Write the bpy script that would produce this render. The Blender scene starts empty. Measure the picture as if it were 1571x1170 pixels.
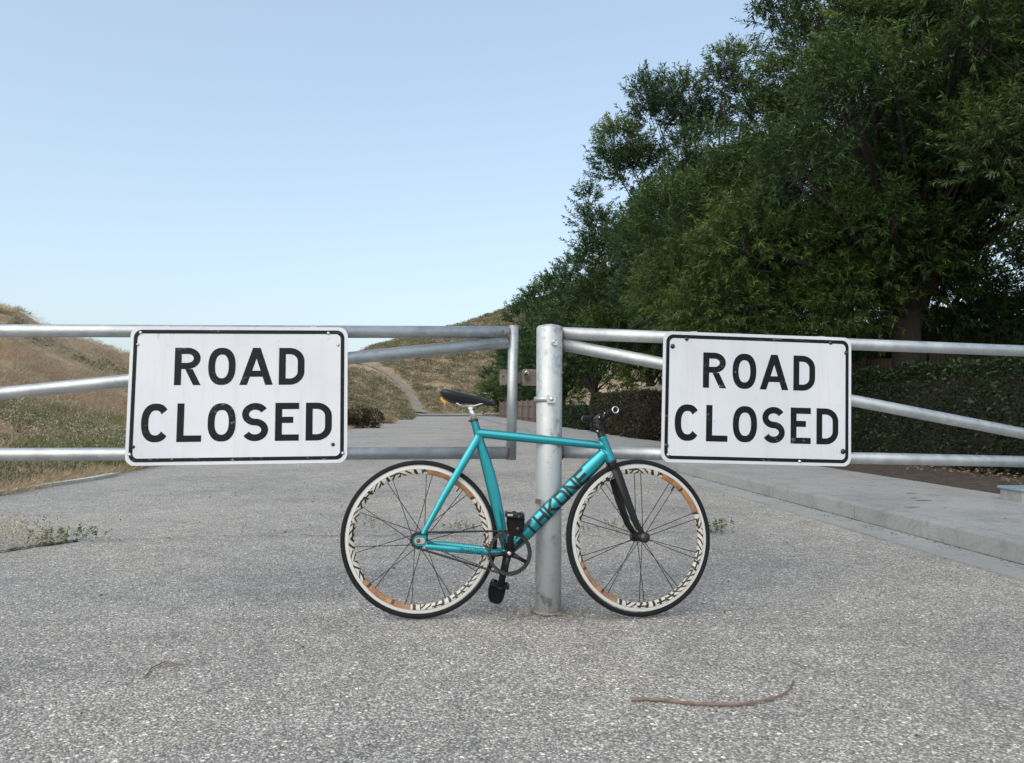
import bpy, bmesh, math, random
import numpy as np
from mathutils import Vector, Matrix, Quaternion
random.seed(7); rng = np.random.default_rng(7)
S = bpy.context.scene
COL = S.collection
# ---------------------------------------------------------------- camera / world / sun / exposure
F, CX, CY, HZ, CH = 1177.0, 785.5, 585.0, 624.0, 0.903
PITCH = math.atan((HZ-CY)/F)
cam_d = bpy.data.cameras.new('camera'); cam = bpy.data.objects.new('camera', cam_d); COL.objects.link(cam)
cam_d.sensor_width = 36; cam_d.lens = 36*F/1571; cam_d.clip_start = .05; cam_d.clip_end = 5000
cam.location = (0, 0, CH); cam.rotation_euler = (math.pi/2+PITCH, 0, 0); S.camera = cam
SUN_EL, SUN_AZ = math.radians(42), math.radians(212)
w = bpy.data.worlds.new('World'); S.world = w; w.use_nodes = True
nt = w.node_tree; bg = nt.nodes['Background']
sky = nt.nodes.new('ShaderNodeTexSky'); sky.sky_type = 'NISHITA'; sky.sun_disc = False
sky.sun_elevation = SUN_EL; sky.sun_rotation = SUN_AZ; sky.air_density = 1.0; sky.dust_density = 4.0; sky.ozone_density = .8; sky.altitude = 300
gm = nt.nodes.new('ShaderNodeGamma'); gm.inputs[1].default_value = .55; nt.links.new(sky.outputs[0], gm.inputs[0])   # hazy summer sky: flatter than clear air
vm = nt.nodes.new('ShaderNodeVectorMath'); vm.operation = 'MULTIPLY'; vm.inputs[1].default_value = (1.66, 1.79, 1.84); nt.links.new(gm.outputs[0], vm.inputs[0])
nt.links.new(vm.outputs[0], bg.inputs[0]); bg.inputs[1].default_value = 0.14
sd = bpy.data.lights.new('sun', 'SUN'); so = bpy.data.objects.new('sun', sd); COL.objects.link(so)
sd.energy = 1.05; sd.angle = math.radians(80); sd.color = (1, .90, .76)
sv = Vector((math.sin(SUN_AZ)*math.cos(SUN_EL), math.cos(SUN_AZ)*math.cos(SUN_EL), math.sin(SUN_EL)))
so.rotation_euler = sv.to_track_quat('Z', 'Y').to_euler(); so.location = (-10, -10, 12)
S.view_settings.view_transform = 'Standard'; S.view_settings.look = 'None'
S.view_settings.exposure = 0.86; S.view_settings.gamma = 1; S.view_settings.use_curve_mapping = False
S.render.engine = 'CYCLES'

# ---------------------------------------------------------------- helpers: measuring
cp_, sp_ = math.cos(PITCH), math.sin(PITCH)
def ray(px, py):
    u = -(py-CY)/F
    return Vector(((px-CX)/F, cp_-sp_*u, sp_+cp_*u))
def P(px, py, Y):
    r = ray(px, py); return Vector((0, 0, CH)) + r*(Y/r.y)
def G(px, py, z=0):
    r = ray(px, py); return Vector((0, 0, CH)) + r*((z-CH)/r.z)

# ---------------------------------------------------------------- helpers: materials
def mat(name, col, rough=.6, metal=0, **kw):
    m = bpy.data.materials.new(name); m.use_nodes = True
    b = m.node_tree.nodes['Principled BSDF']
    b.inputs['Base Color'].default_value = (*col, 1); b.inputs['Roughness'].default_value = rough
    b.inputs['Metallic'].default_value = metal
    for k, v in kw.items(): b.inputs[k.replace('_', ' ')].default_value = v
    return m
class NT:
    def __init__(s, m): s.m = m; s.t = m.node_tree; s.b = s.t.nodes['Principled BSDF']
    def n(s, typ, **kw):
        q = s.t.nodes.new(typ)
        for k, v in kw.items():
            if k in q.inputs.keys() if isinstance(k, str) else False: q.inputs[k].default_value = v
            else: setattr(q, k, v)
        return q
    def l(s, a, b): s.t.links.new(a, b)
    def coord(s, kind='Object'): return s.n('ShaderNodeTexCoord').outputs[kind]
    def noise(s, vec, scale, detail=4, rough=.55, dist=0):
        q = s.t.nodes.new('ShaderNodeTexNoise'); s.l(vec, q.inputs['Vector'])
        q.inputs['Scale'].default_value = scale; q.inputs['Detail'].default_value = detail
        q.inputs['Roughness'].default_value = rough; q.inputs['Distortion'].default_value = dist
        return q.outputs['Fac']
    def ramp(s, fac, stops, interp='LINEAR'):
        q = s.t.nodes.new('ShaderNodeValToRGB'); s.l(fac, q.inputs[0]); q.color_ramp.interpolation = interp
        e = q.color_ramp.elements
        while len(e) < len(stops): e.new(.5)
        for i, (p, c) in enumerate(stops):
            e[i].position = p; e[i].color = (*c, 1) if len(c) == 3 else c
        return q.outputs['Color']
    def mix(s, fac, a, b, mode='MIX'):
        q = s.t.nodes.new('ShaderNodeMix'); q.data_type = 'RGBA'; q.blend_type = mode
        for sock, v in ((q.inputs[0], fac), (q.inputs[6], a), (q.inputs[7], b)):
            if hasattr(v, 'links'): s.l(v, sock)
            elif isinstance(v, (int, float)): sock.default_value = v
            else: sock.default_value = (*v, 1)
        return q.outputs[2]
    def math(s, op, a, b=None, c=None):
        q = s.t.nodes.new('ShaderNodeMath'); q.operation = op
        for i, v in enumerate((a, b, c)):
            if v is None: continue
            if hasattr(v, 'links'): s.l(v, q.inputs[i])
            else: q.inputs[i].default_value = v
        return q.outputs[0]
    def bump(s, h, strength=.3, dist=.01, prev=None):
        q = s.t.nodes.new('ShaderNodeBump'); s.l(h, q.inputs['Height'])
        q.inputs['Strength'].default_value = strength; q.inputs['Distance'].default_value = dist
        if prev: s.l(prev, q.inputs['Normal'])
        return q.outputs[0]
    def color(s, c): s.l(c, s.b.inputs['Base Color'])
    def normal(s, c): s.l(c, s.b.inputs['Normal'])

def asphalt_mat(name, dark=1.0):
    m = mat(name, (.2, .2, .2), .9); t = NT(m); c = t.coord()
    def vor(scale, feat='F1'):
        q = t.n('ShaderNodeTexVoronoi', feature=feat); q.inputs['Scale'].default_value = scale; t.l(c, q.inputs['Vector']); return q
    v1 = vor(145); v2 = vor(62); v3 = vor(33)
    sep = t.n('ShaderNodeSeparateColor'); t.l(v1.outputs['Color'], sep.inputs[0])
    stone = t.ramp(sep.outputs[0], [(0, (.12, .12, .12)), (.35, (.20, .20, .198)), (.7, (.28, .28, .278)), (.9, (.38, .378, .37)), (1, (.52, .51, .49))])
    edge = t.ramp(v1.outputs['Distance'], [(.25, (1, 1, 1)), (.62, (.55, .55, .56))])
    col = t.mix(1, stone, edge, 'MULTIPLY')
    sep2 = t.n('ShaderNodeSeparateColor'); t.l(v2.outputs['Color'], sep2.inputs[0])
    big = t.math('GREATER_THAN', sep2.outputs[1], .86); near = t.math('LESS_THAN', v2.outputs['Distance'], .36)
    col = t.mix(t.math('MULTIPLY', big, near), col, t.ramp(sep2.outputs[0], [(0, (.15, .15, .16)), (.5, (.34, .335, .32)), (1, (.56, .545, .51))]))
    sep3 = t.n('ShaderNodeSeparateColor'); t.l(v3.outputs['Color'], sep3.inputs[0])
    dk = t.math('MULTIPLY', t.math('GREATER_THAN', sep3.outputs[1], .9), t.math('LESS_THAN', v3.outputs['Distance'], .16))
    col = t.mix(dk, col, (.05, .045, .04))
    patch = t.ramp(t.noise(c, .55, 5, .6), [(.3, (.74, .74, .76)), (.5, (1, 1, 1)), (.72, (1.16, 1.13, 1.08))])
    col = t.mix(1, col, patch, 'MULTIPLY')
    worn = t.ramp(t.noise(c, 5, 6, .65), [(.3, (.84, .84, .84)), (.65, (1.12, 1.12, 1.12))])
    col = t.mix(1, col, worn, 'MULTIPLY')
    br = t.ramp(t.noise(c, 1.7, 4, .7), [(.62, (0, 0, 0)), (.78, (.35, .35, .35))])
    col = t.mix(br, col, (.26, .21, .16))
    col = t.mix(1, col, (1.78*dark, 1.69*dark, 1.55*dark), 'MULTIPLY')
    t.color(col)
    h = t.math('SUBTRACT', 1.0, v1.outputs['Distance'])
    n1 = t.bump(h, .75, .005); n2 = t.bump(t.noise(c, 9, 5), .35, .02, n1); t.normal(n2)
    return m
def concrete_mat(name, base=(.32, .32, .31)):
    m = mat(name, base, .9); t = NT(m); c = t.coord()
    d = tuple(v*.72 for v in base); l = tuple(min(1, v*1.13) for v in base)
    col = t.ramp(t.noise(c, 1.3, 8, .65), [(.25, d), (.5, base), (.75, l)])
    col = t.mix(1, col, t.ramp(t.noise(c, 60, 3, .7), [(.3, (.82, .82, .82)), (.7, (1.1, 1.1, 1.1))]), 'MULTIPLY')
    st = t.ramp(t.noise(c, 3.2, 8, .8, 1.2), [(.50, (0, 0, 0)), (.70, (.65, .65, .65))])
    col = t.mix(st, col, (.14, .135, .125)); t.color(col)
    t.normal(t.bump(t.noise(c, 120, 3), .3, .003)); return m
def galv_mat(name, patchy=.5, rust=.3, scale=1.0):
    m = mat(name, (.42, .44, .46), .42, .75); t = NT(m); c = t.coord()
    col = t.ramp(t.noise(c, 7*scale, 7, .7, .6), [(.3, (.34, .365, .39)), (.5, (.44, .465, .485)), (.7, (.56, .58, .59))])
    wpaint = t.ramp(t.noise(c, 11*scale, 8, .75, 1.5), [(.52-.12*patchy, (0, 0, 0)), (.56-.12*patchy, (1, 1, 1))])
    col2 = t.ramp(t.noise(c, 3*scale, 3), [(.3, (.42, .46, .50)), (.6, (.52, .54, .53)), (.8, (.50, .46, .38))])
    fac = t.math('MULTIPLY', wpaint, patchy)
    col = t.mix(fac, col, col2)
    dk = t.ramp(t.noise(c, 20*scale, 7, .8, .5), [(.56, (0, 0, 0)), (.60, (1, 1, 1))]); dm = t.ramp(t.noise(c, 3.4*scale, 2), [(.42, (0, 0, 0)), (.55, (1, 1, 1))])
    col = t.mix(t.math('MULTIPLY', t.math('MULTIPLY', dk, dm), patchy*.8), col, (.20, .225, .25))
    rs = t.ramp(t.noise(c, 16, 6, .8, .8), [(.66-.1*rust, (0, 0, 0)), (.76-.1*rust, (1, 1, 1))])
    rf = t.math('MULTIPLY', rs, rust); col = t.mix(rf, col, (.20, .10, .055)); t.color(col)
    t.l(t.math('SUBTRACT', .78, t.math('MULTIPLY', fac, .55)), t.b.inputs['Metallic'])
    rg = t.n('ShaderNodeMapRange'); t.l(t.noise(c, 25, 4), rg.inputs[0]); rg.inputs[3].default_value = .34; rg.inputs[4].default_value = .6
    t.l(rg.outputs[0], t.b.inputs['Roughness'])
    t.normal(t.bump(t.noise(c, 45, 5, .7), .25, .003)); return m
def leaf_mat(name, stops, trans=.25, rough=.5):
    m = mat(name, (.1, .2, .05), rough); t = NT(m)
    a = t.n('ShaderNodeAttribute', attribute_name='tint')
    col = t.ramp(a.outputs['Fac'], stops)
    t.color(col)
    tr = t.n('ShaderNodeBsdfTranslucent'); t.l(col, tr.inputs[0])
    mx = t.n('ShaderNodeMixShader'); mx.inputs[0].default_value = trans
    out = t.t.nodes['Material Output']
    t.l(t.b.outputs[0], mx.inputs[1]); t.l(tr.outputs[0], mx.inputs[2]); t.l(mx.outputs[0], out.inputs[0])
    t.b.inputs['Specular IOR Level'].default_value = .35
    return m
def bark_mat(name, a=(.07, .055, .045), b=(.16, .13, .10)):
    m = mat(name, a, .95); t = NT(m); c = t.coord()
    mp = t.n('ShaderNodeMapping'); mp.inputs['Scale'].default_value = (1, 1, .25); t.l(c, mp.inputs[0])
    nn = t.noise(mp.outputs[0], 22, 8, .7); t.color(t.ramp(nn, [(.3, a), (.7, b)])); t.normal(t.bump(nn, .8, .02)); return m

M = {}
M['asphalt'] = asphalt_mat('asphalt')
M['asphalt_dark'] = mat('asphalt_dark', (.045, .045, .046), .95)
M['concrete'] = concrete_mat('concrete')
M['concrete_pale'] = concrete_mat('concrete_pale', (.42, .41, .38))
m = mat('patch', (.2, .18, .15), 1); t = NT(m); c = t.coord(); t.color(t.ramp(t.noise(c, 90, 4, .7), [(.3, (.10, .085, .07)), (.55, (.22, .195, .165)), (.72, (.40, .37, .33))])); t.normal(t.bump(t.noise(c, 120, 3), .9, .006)); M['patch'] = m
M['galv'] = galv_mat('galvanised', .25, .15)
M['galv_post'] = galv_mat('galvanised_post', .85, .35, .8)
M['rust'] = mat('rust', (.16, .08, .045), .9)
M['black'] = mat('black_satin', (.010, .010, .011), .38, Specular_IOR_Level=.3)
M['rubber'] = mat('rubber', (.011, .011, .012), .8, Specular_IOR_Level=.25)
M['strap'] = mat('strap', (.008, .008, .009), .8, Specular_IOR_Level=.2)
M['chrome'] = mat('silver', (.72, .72, .72), .25, 1)
M['darkmetal'] = mat('dark_metal', (.06, .06, .062), .4, .8)
M['spoke'] = mat('spoke', (.008, .008, .008), .6)
M['ink'] = mat('ink', (.010, .012, .018), .45)
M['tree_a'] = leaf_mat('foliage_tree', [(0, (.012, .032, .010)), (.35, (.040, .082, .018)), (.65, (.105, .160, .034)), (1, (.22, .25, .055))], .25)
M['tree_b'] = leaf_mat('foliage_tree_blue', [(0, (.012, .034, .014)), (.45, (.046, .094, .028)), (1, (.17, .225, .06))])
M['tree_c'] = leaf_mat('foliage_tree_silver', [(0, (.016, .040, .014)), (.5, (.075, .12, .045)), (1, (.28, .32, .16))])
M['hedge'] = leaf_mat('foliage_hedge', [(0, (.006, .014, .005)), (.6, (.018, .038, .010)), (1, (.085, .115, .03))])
M['hedge_dry'] = leaf_mat('foliage_hedge_dry', [(0, (.016, .015, .009)), (.6, (.042, .043, .020)), (1, (.10, .07, .04))])
M['dry'] = leaf_mat('foliage_dry', [(0, (.22, .16, .10)), (.4, (.43, .33, .21)), (.8, (.58, .48, .32)), (1, (.68, .61, .46))], .3, .8)
M['rustgrass'] = leaf_mat('foliage_rust', [(0, (.21, .13, .085)), (.5, (.39, .265, .17)), (1, (.54, .41, .27))], .3, .8)
M['sage'] = leaf_mat('foliage_sage', [(0, (.065, .065, .035)), (.5, (.16, .16, .09)), (1, (.29, .28, .17))], .2, .8)
M['weed'] = leaf_mat('foliage_weed', [(0, (.07, .10, .03)), (.5, (.17, .20, .07)), (1, (.40, .38, .20))], .3, .7)
M['weedgreen'] = leaf_mat('foliage_weed_green', [(0, (.03, .06, .015)), (1, (.11, .17, .04))])
M['flower'] = leaf_mat('foliage_flower', [(0, (.30, .28, .20)), (1, (.52, .49, .38))], .3, .8)
M['bark'] = bark_mat('bark', (.018, .015, .012), (.05, .041, .034))
M['wood'] = bark_mat('fence_wood', (.10, .075, .06), (.22, .17, .135))
m = mat('soil', (.10, .075, .055), 1); t = NT(m); c = t.coord()
t.color(t.ramp(t.noise(c, 14, 9, .75), [(.3, (.025, .020, .016)), (.5, (.065, .050, .039)), (.64, (.12, .095, .072)), (.78, (.28, .24, .19))]))
t.normal(t.bump(t.noise(c, 30, 6, .7), .8, .03)); M['soil'] = m
m = mat('hillside', (.2, .16, .1), 1); t = NT(m); c = t.coord()
base = t.ramp(t.noise(c, .22, 7, .7, .3), [(.30, (.19, .17, .10)), (.45, (.32, .25, .165)), (.58, (.41, .31, .205)), (.72, (.31, .21, .15))])
sm = t.ramp(t.noise(c, 1.6, 8, .75), [(.35, (.5, .52, .5)), (.62, (1.25, 1.2, 1.15))])
t.color(t.mix(1, base, sm, 'MULTIPLY')); t.normal(t.bump(t.noise(c, 2.5, 6, .7), .8, .3)); M['hill'] = m
m = mat('trail_dirt', (.26, .22, .18), 1); t = NT(m); c = t.coord()
t.color(t.ramp(t.noise(c, 1.2, 7, .7), [(.3, (.17, .14, .11)), (.7, (.28, .245, .20))])); M['trail'] = m

# ---------------------------------------------------------------- helpers: objects
def tag(o, label=None, cat=None, group=None, kind=None):
    for k, v in (('label', label), ('category', cat), ('group', group), ('kind', kind)):
        if v: o[k] = v
    return o
def link(name, me, parent=None):
    o = bpy.data.objects.new(name, me); COL.objects.link(o)
    if parent: o.parent = parent
    return o
def empty(name, loc=(0, 0, 0), parent=None):
    o = link(name, None, parent); o.location = loc; o.empty_display_size = .1; return o
class MB:
    def __init__(s): s.v = []; s.f = []; s.mi = []; s.sm = []
    def add(s, vs, fs, mi=0, smooth=False):
        k = len(s.v); s.v += [tuple(v) for v in vs]
        for f in fs: s.f.append([i+k for i in f]); s.mi.append(mi); s.sm.append(smooth)
    def box(s, c, size, rot=None, mi=0):
        c = Vector(c); hx, hy, hz = size[0]/2, size[1]/2, size[2]/2
        vs = [Vector((x, y, z)) for x in (-hx, hx) for y in (-hy, hy) for z in (-hz, hz)]
        if rot is not None: vs = [rot @ v for v in vs]
        s.add([v+c for v in vs], [(0, 1, 3, 2), (4, 6, 7, 5), (0, 4, 5, 1), (2, 3, 7, 6), (0, 2, 6, 4), (1, 5, 7, 3)], mi)
    def tube(s, pts, r, n=12, ref=(0, 1, 0), caps=True, closed=False, mi=0):
        """r: number, list of numbers, or list of (a, b): a across the plane normal to ref, b along ref"""
        pts = [Vector(p) for p in pts]; N = len(pts); ref = Vector(ref).normalized(); vs = []
        for i, p in enumerate(pts):
            if closed: tn = pts[(i+1) % N]-pts[i-1]
            else: tn = pts[min(i+1, N-1)]-pts[max(i-1, 0)]
            tn.normalize(); rr = ref
            if abs(tn.dot(rr)) > .95: rr = Vector((1, 0, 0)) if abs(tn.x) < .9 else Vector((0, 0, 1))
            a = tn.cross(rr).normalized(); b = a.cross(tn).normalized()
            q = r[i] if isinstance(r, (list, tuple)) and not isinstance(r[0], (int, float)) or isinstance(r, list) else r
            ra, rb = q if isinstance(q, (tuple, list)) else (q, q)
            for k in range(n):
                th = 2*math.pi*k/n; vs.append(p + a*(ra*math.cos(th)) + b*(rb*math.sin(th)))
        fs = []
        for i in range(N if closed else N-1):
            for k in range(n):
                j = (i+1) % N; fs.append((i*n+k, i*n+(k+1) % n, j*n+(k+1) % n, j*n+k))
        s.add(vs, fs, mi, True)
        if caps and not closed:
            k = len(s.v)-len(vs)
            s.f.append([k+i for i in range(n)][::-1]); s.mi.append(mi); s.sm.append(False)
            s.f.append([k+(N-1)*n+i for i in range(n)]); s.mi.append(mi); s.sm.append(False)
    def lathe(s, prof, n=24, M4=None, mi=0, closed=False):
        """prof (r, h) round local Z"""
        M4 = M4 or Matrix(); vs = []
        for r, h in prof:
            for k in range(n):
                th = 2*math.pi*k/n; vs.append(M4 @ Vector((r*math.cos(th), r*math.sin(th), h)))
        fs = []; N = len(prof)
        for i in range(N if closed else N-1):
            for k in range(n):
                j = (i+1) % N; fs.append((i*n+k, i*n+(k+1) % n, j*n+(k+1) % n, j*n+k))
        s.add(vs, fs, mi, True)
        if not closed:
            k = len(s.v)-len(vs)
            if prof[0][0] > 1e-5: s.f.append([k+i for i in range(n)][::-1]); s.mi.append(mi); s.sm.append(False)
            if prof[-1][0] > 1e-5: s.f.append([k+(N-1)*n+i for i in range(n)]); s.mi.append(mi); s.sm.append(False)
    def build(s, name, mats, parent=None, bevel=0, sharp=35):
        me = bpy.data.meshes.new(name); me.from_pydata(s.v, [], s.f)
        for mt in (mats if isinstance(mats, (list, tuple)) else [mats]): me.materials.append(mt)
        me.polygons.foreach_set('material_index', s.mi); me.polygons.foreach_set('use_smooth', s.sm); me.update()
        o = link(name, me, parent)
        if bevel:
            bm = bmesh.new(); bm.from_mesh(me)
            bmesh.ops.bevel(bm, geom=[e for e in bm.edges if len(e.link_faces) == 2 and e.calc_face_angle(0) > .6], offset=bevel, segments=2, profile=.7, affect='EDGES')
            bm.to_mesh(me); bm.free()
        return o
def axisM(o, d):
    """matrix taking local Z to d at o"""
    return Matrix.Translation(Vector(o)) @ Vector(d).to_track_quat('Z', 'Y').to_matrix().to_4x4()
def leaves(name, base, dirs, ln, wd, tint, material, parent=None):
    """every leaf a slim four-sided blade, joined as one mesh"""
    base = np.asarray(base, np.float32); dirs = np.asarray(dirs, np.float32); N = len(base)
    dirs = dirs/np.maximum(np.linalg.norm(dirs, axis=1, keepdims=True), 1e-6)
    r = rng.normal(size=(N, 3)).astype(np.float32); sd_ = np.cross(dirs, r); sd_ /= np.maximum(np.linalg.norm(sd_, axis=1, keepdims=True), 1e-6)
    ln = np.broadcast_to(ln, (N,))[:, None]; wd = np.broadcast_to(wd, (N,))[:, None]
    v = np.empty((N, 4, 3), np.float32)
    v[:, 0] = base; mid = base+dirs*ln*.45; v[:, 1] = mid+sd_*wd*.5; v[:, 2] = base+dirs*ln; v[:, 2, 2] -= (ln*.10)[:, 0]; v[:, 3] = mid-sd_*wd*.5
    me = bpy.data.meshes.new(name); me.vertices.add(4*N); me.vertices.foreach_set('co', v.ravel())
    me.loops.add(4*N); me.loops.foreach_set('vertex_index', np.arange(4*N, dtype=np.int32))
    me.polygons.add(N); me.polygons.foreach_set('loop_start', np.arange(0, 4*N, 4, dtype=np.int32))
    me.update(calc_edges=True)
    at = me.attributes.new('tint', 'FLOAT', 'POINT'); at.data.foreach_set('value', np.repeat(np.clip(tint, 0, 1).astype(np.float32), 4))
    me.materials.append(material); return link(name, me, parent)
def rdir(n):
    v = rng.normal(size=(n, 3)); return v/np.linalg.norm(v, axis=1, keepdims=True)
# smooth value noise, vectorised
_perm = rng.random((64, 64))
def vnoise(x, y, s=1.0):
    x = np.asarray(x)/s; y = np.asarray(y)/s; xi = np.floor(x).astype(int); yi = np.floor(y).astype(int)
    fx = x-xi; fy = y-yi; fx = fx*fx*(3-2*fx); fy = fy*fy*(3-2*fy)
    g = lambda a, b: _perm[a % 64, b % 64]
    return (g(xi, yi)*(1-fx)+g(xi+1, yi)*fx)*(1-fy)+(g(xi, yi+1)*(1-fx)+g(xi+1, yi+1)*fx)*fy
def grid_mesh(name, X, Y, Z, material, smooth=True):
    nu, nv = X.shape; v = np.stack([X, Y, Z], -1).reshape(-1, 3)
    i = np.arange(nu*nv).reshape(nu, nv); f = np.stack([i[:-1, :-1], i[1:, :-1], i[1:, 1:], i[:-1, 1:]], -1).reshape(-1, 4)
    me = bpy.data.meshes.new(name); me.from_pydata(v.tolist(), [], f.tolist()); me.materials.append(material)
    me.polygons.foreach_set('use_smooth', [smooth]*len(me.polygons)); me.update(); return link(name, me)

# ================================================================ SETTING
KX = lambda Y: 3.35-.10*Y                 # foot of the kerb face
BX = lambda Y: KX(Y)+1.68                 # back of the pavement
LX = lambda Y: -4.67-.07*Y                # left road edge
ROAD_END = 73.0
mb = MB(); mb.add([(-2500, -2500, -.06), (2500, -2500, -.06), (2500, 2500, -.06), (-2500, 2500, -.06)], [(0, 1, 2, 3)])
tag(mb.build('ground', M['hill']), kind='structure')
ys = np.concatenate([np.linspace(-6, 12, 60), np.linspace(13, ROAD_END, 50)]); us = np.linspace(0, 1, 24)
YY, UU = np.meshgrid(ys, us, indexing='ij'); XX = (LX(YY)-.25)*(1-UU)+(KX(YY)-.02)*UU
ZZ = (vnoise(XX, YY, 1.7)-.5)*.006*np.clip(np.abs(YY-3.3), 0, 1)
tag(grid_mesh('road', XX, YY, ZZ-.004, M['asphalt']), kind='structure')
mb = MB(); mb.add([(-70, ROAD_END+.02, -.02), (60, ROAD_END+.02, -.02), (60, ROAD_END+14, -.02), (-70, ROAD_END+14, -.02)], [(0, 1, 2, 3)])
tag(mb.build('cross_street', M['asphalt_dark']), kind='structure')
mb = MB(); mb.box((-5, ROAD_END+14.2, .05), (130, .35, .2)); tag(mb.build('far_kerb', M['concrete']), kind='structure')
# gutter, kerb, pavement: cast sections with joints
gut = tag(empty('gutter', (KX(0), 0, 0)), kind='structure'); kb = tag(empty('kerb', (KX(0), 0, 0)), kind='structure')
pv = tag(empty('pavement', (KX(0), 0, 0)), kind='structure')
def section(name, par, a0, a1, f0, f1, z0, z1, material, g=.006, bev=.012, dz=0):
    o0 = Vector(par.location); mb = MB()
    vs = [Vector((f(y), y, z))-o0 for z in (z0, z1) for y, f in ((a0+g, f0), (a0+g, f1), (a1-g, f1), (a1-g, f0))]
    mb.add(vs, [(0, 3, 2, 1), (4, 5, 6, 7), (0, 1, 5, 4), (1, 2, 6, 5), (2, 3, 7, 6), (3, 0, 4, 7)])
    return mb.build(name, material, par, bevel=bev)
joints = [-6, -2.9, .1, 3.15, 6.17]+[9.2+3.05*i for i in range(9)]
joints += [joints[-1]+6.1*i for i in range(1, 8)]
joints = [j for j in joints if j < ROAD_END-1]
for a0, a1 in zip(joints[:-1], joints[1:]):
    section('kerb_section', kb, a0, a1, lambda y: KX(y), lambda y: KX(y)+.155, -.05, .128, M['concrete'], bev=.014)
    section('gutter_section', gut, a0, a1, lambda y: KX(y)-.30, lambda y: KX(y)-.004, -.05, .006, M['concrete'], bev=0)
pj = list(np.arange(-6, 24, 1.52))+list(np.arange(24.3, ROAD_END-3, 3.05))
for a0, a1 in zip(pj[:-1], pj[1:]):
    section('paving_slab', pv, a0, a1, lambda y: KX(y)+.161, lambda y: BX(y), -.05, .130+random.uniform(-.002, .002), M['concrete'], g=.005, bev=.008)
mb = MB(); ya = np.arange(-6, 50, .12); vs = []
for y in ya: h = random.uniform(.003, .016); vs += [(KX(y)-.003-h, y, .0075), (KX(y)+.004, y, .0075)]
mb.add(vs, [(2*i, 2*i+1, 2*i+3, 2*i+2) for i in range(len(ya)-1)]); tag(mb.build('kerb_foot_dirt', M['soil']), kind='structure')
# planting bed to the right of the pavement
ys = np.concatenate([np.linspace(-6, 20, 90), np.linspace(21, 84, 50)]); us = np.linspace(0, 1, 60)**1.7
YY, UU = np.meshgrid(ys, us, indexing='ij'); XX = BX(YY)+.005+UU*45
ZZ = .10+.05*np.clip(UU*12, 0, 1)+(vnoise(XX, YY, .35)-.5)*.05*np.clip(UU*40, 0, 1)+(vnoise(XX, YY, 2.2)-.5)*.12*np.clip(UU*10, 0, 1)
tag(grid_mesh('planting_bed', XX, YY, ZZ, M['soil']), kind='structure')
# hills: crest line by bearing, rising from the road edge
KP = [(-900, 430, 28), (-300, 440, 34), (0, 471, 44), (20, 475, 45), (65, 503, 47), (140, 526, 52), (195, 541, 60), (350, 552, 85), (535, 551, 125), (568, 534, 140), (613, 520, 150),
      (704, 497, 170), (800, 467, 180), (860, 452, 190), (1100, 480, 200), (1600, 520, 210), (3200, 520, 220)]
kp = np.array(KP, float)
def hill_z(px, Y):
    t_ = (px-CX)/F
    b = np.where(t_ < -.122, 4.67/np.maximum(-t_-.07, .05), 90.0); b = np.minimum(b, 90)
    ysil = np.interp(px, kp[:, 0], kp[:, 1]); c_ = np.interp(px, kp[:, 0], kp[:, 2]); zc = CH+(HZ-ysil)/F*c_
    b2 = np.maximum(b, np.interp(px, [380, 450, 500, 535, 600, 640], [0, 35, 55, 70, 84, 90])); c_ = np.where(px > 380, np.maximum(c_, b2+45), c_)
    u = np.clip((Y-b2)/(c_-b2), 0, 1); s_ = .35*u*u*(3-2*u)+.65*u**1.25
    z = zc*s_
    z = np.where(Y > c_, zc-(Y-c_)*.04, z)
    X = t_*Y; a = np.clip((Y-b)/6, 0, 1)
    z = z+a*((vnoise(X, Y, 9)-.5)*.9*np.clip(u*3, 0, 1)*(c_/150)+(vnoise(X, Y, 2.1)-.5)*.25+(vnoise(X, Y, .7)-.5)*.10)
    return z, b, c_
pxs = np.concatenate([np.linspace(-900, -60, 40), np.linspace(-50, 900, 260), np.linspace(910, 3200, 60)])
vs_ = np.linspace(0, 1, 150)
PX, VV = np.meshgrid(pxs, vs_, indexing='ij')
_, B_, C_ = hill_z(PX, PX*0+50); YY = B_+(VV**1.8)*(C_*1.8-B_)
ZZ, _, _ = hill_z(PX, YY); XX = (PX-CX)/F*YY
tag(grid_mesh('hillside', XX, YY, ZZ+.0, M['hill']), kind='structure')
# dirt trail climbing the far hill
def hz1(px, Y): return float(hill_z(np.array([px]), np.array([Y]))[0][0])
def hit(px, py):
    """distance at which the sight line through px,py meets the hillside"""
    t0 = np.linspace(20, 200, 2000); z, b, c_ = hill_z(np.full(2000, px*1.0), t0)
    r = ray(px, py); zr = CH+r.z/r.y*t0; k = np.where((z > zr) & (t0 > b))[0]
    return float(t0[k[0]]) if len(k) else 150.0
tp = [(643, 634, 13), (637, 620, 10), (630, 606, 8), (620, 594, 7.5), (606, 582, 7.5), (594, 573, 8), (578, 565, 8), (560, 560, 8), (545, 557, 8), (525, 556, 8)]
L_, R_ = [], []
for i in range(len(tp)-1):
    for k in range(6):
        q = k/6; px = tp[i][0]*(1-q)+tp[i+1][0]*q; py = tp[i][1]*(1-q)+tp[i+1][1]*q; hw = (tp[i][2]*(1-q)+tp[i+1][2]*q)*random.uniform(.75, 1.2)
        Y = hit(px, py)
        L_.append([(px-hw-CX)/F*Y, Y, hz1(px-hw, Y)+.12]); R_.append([(px+hw-CX)/F*Y, Y, hz1(px+hw, Y)+.12])
mb = MB(); n_ = len(L_); mb.add(L_+R_, [(i, i+n_, i+n_+1, i+1) for i in range(n_-1)]); tag(mb.build('dirt_trail', M['trail']), kind='structure')
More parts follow.
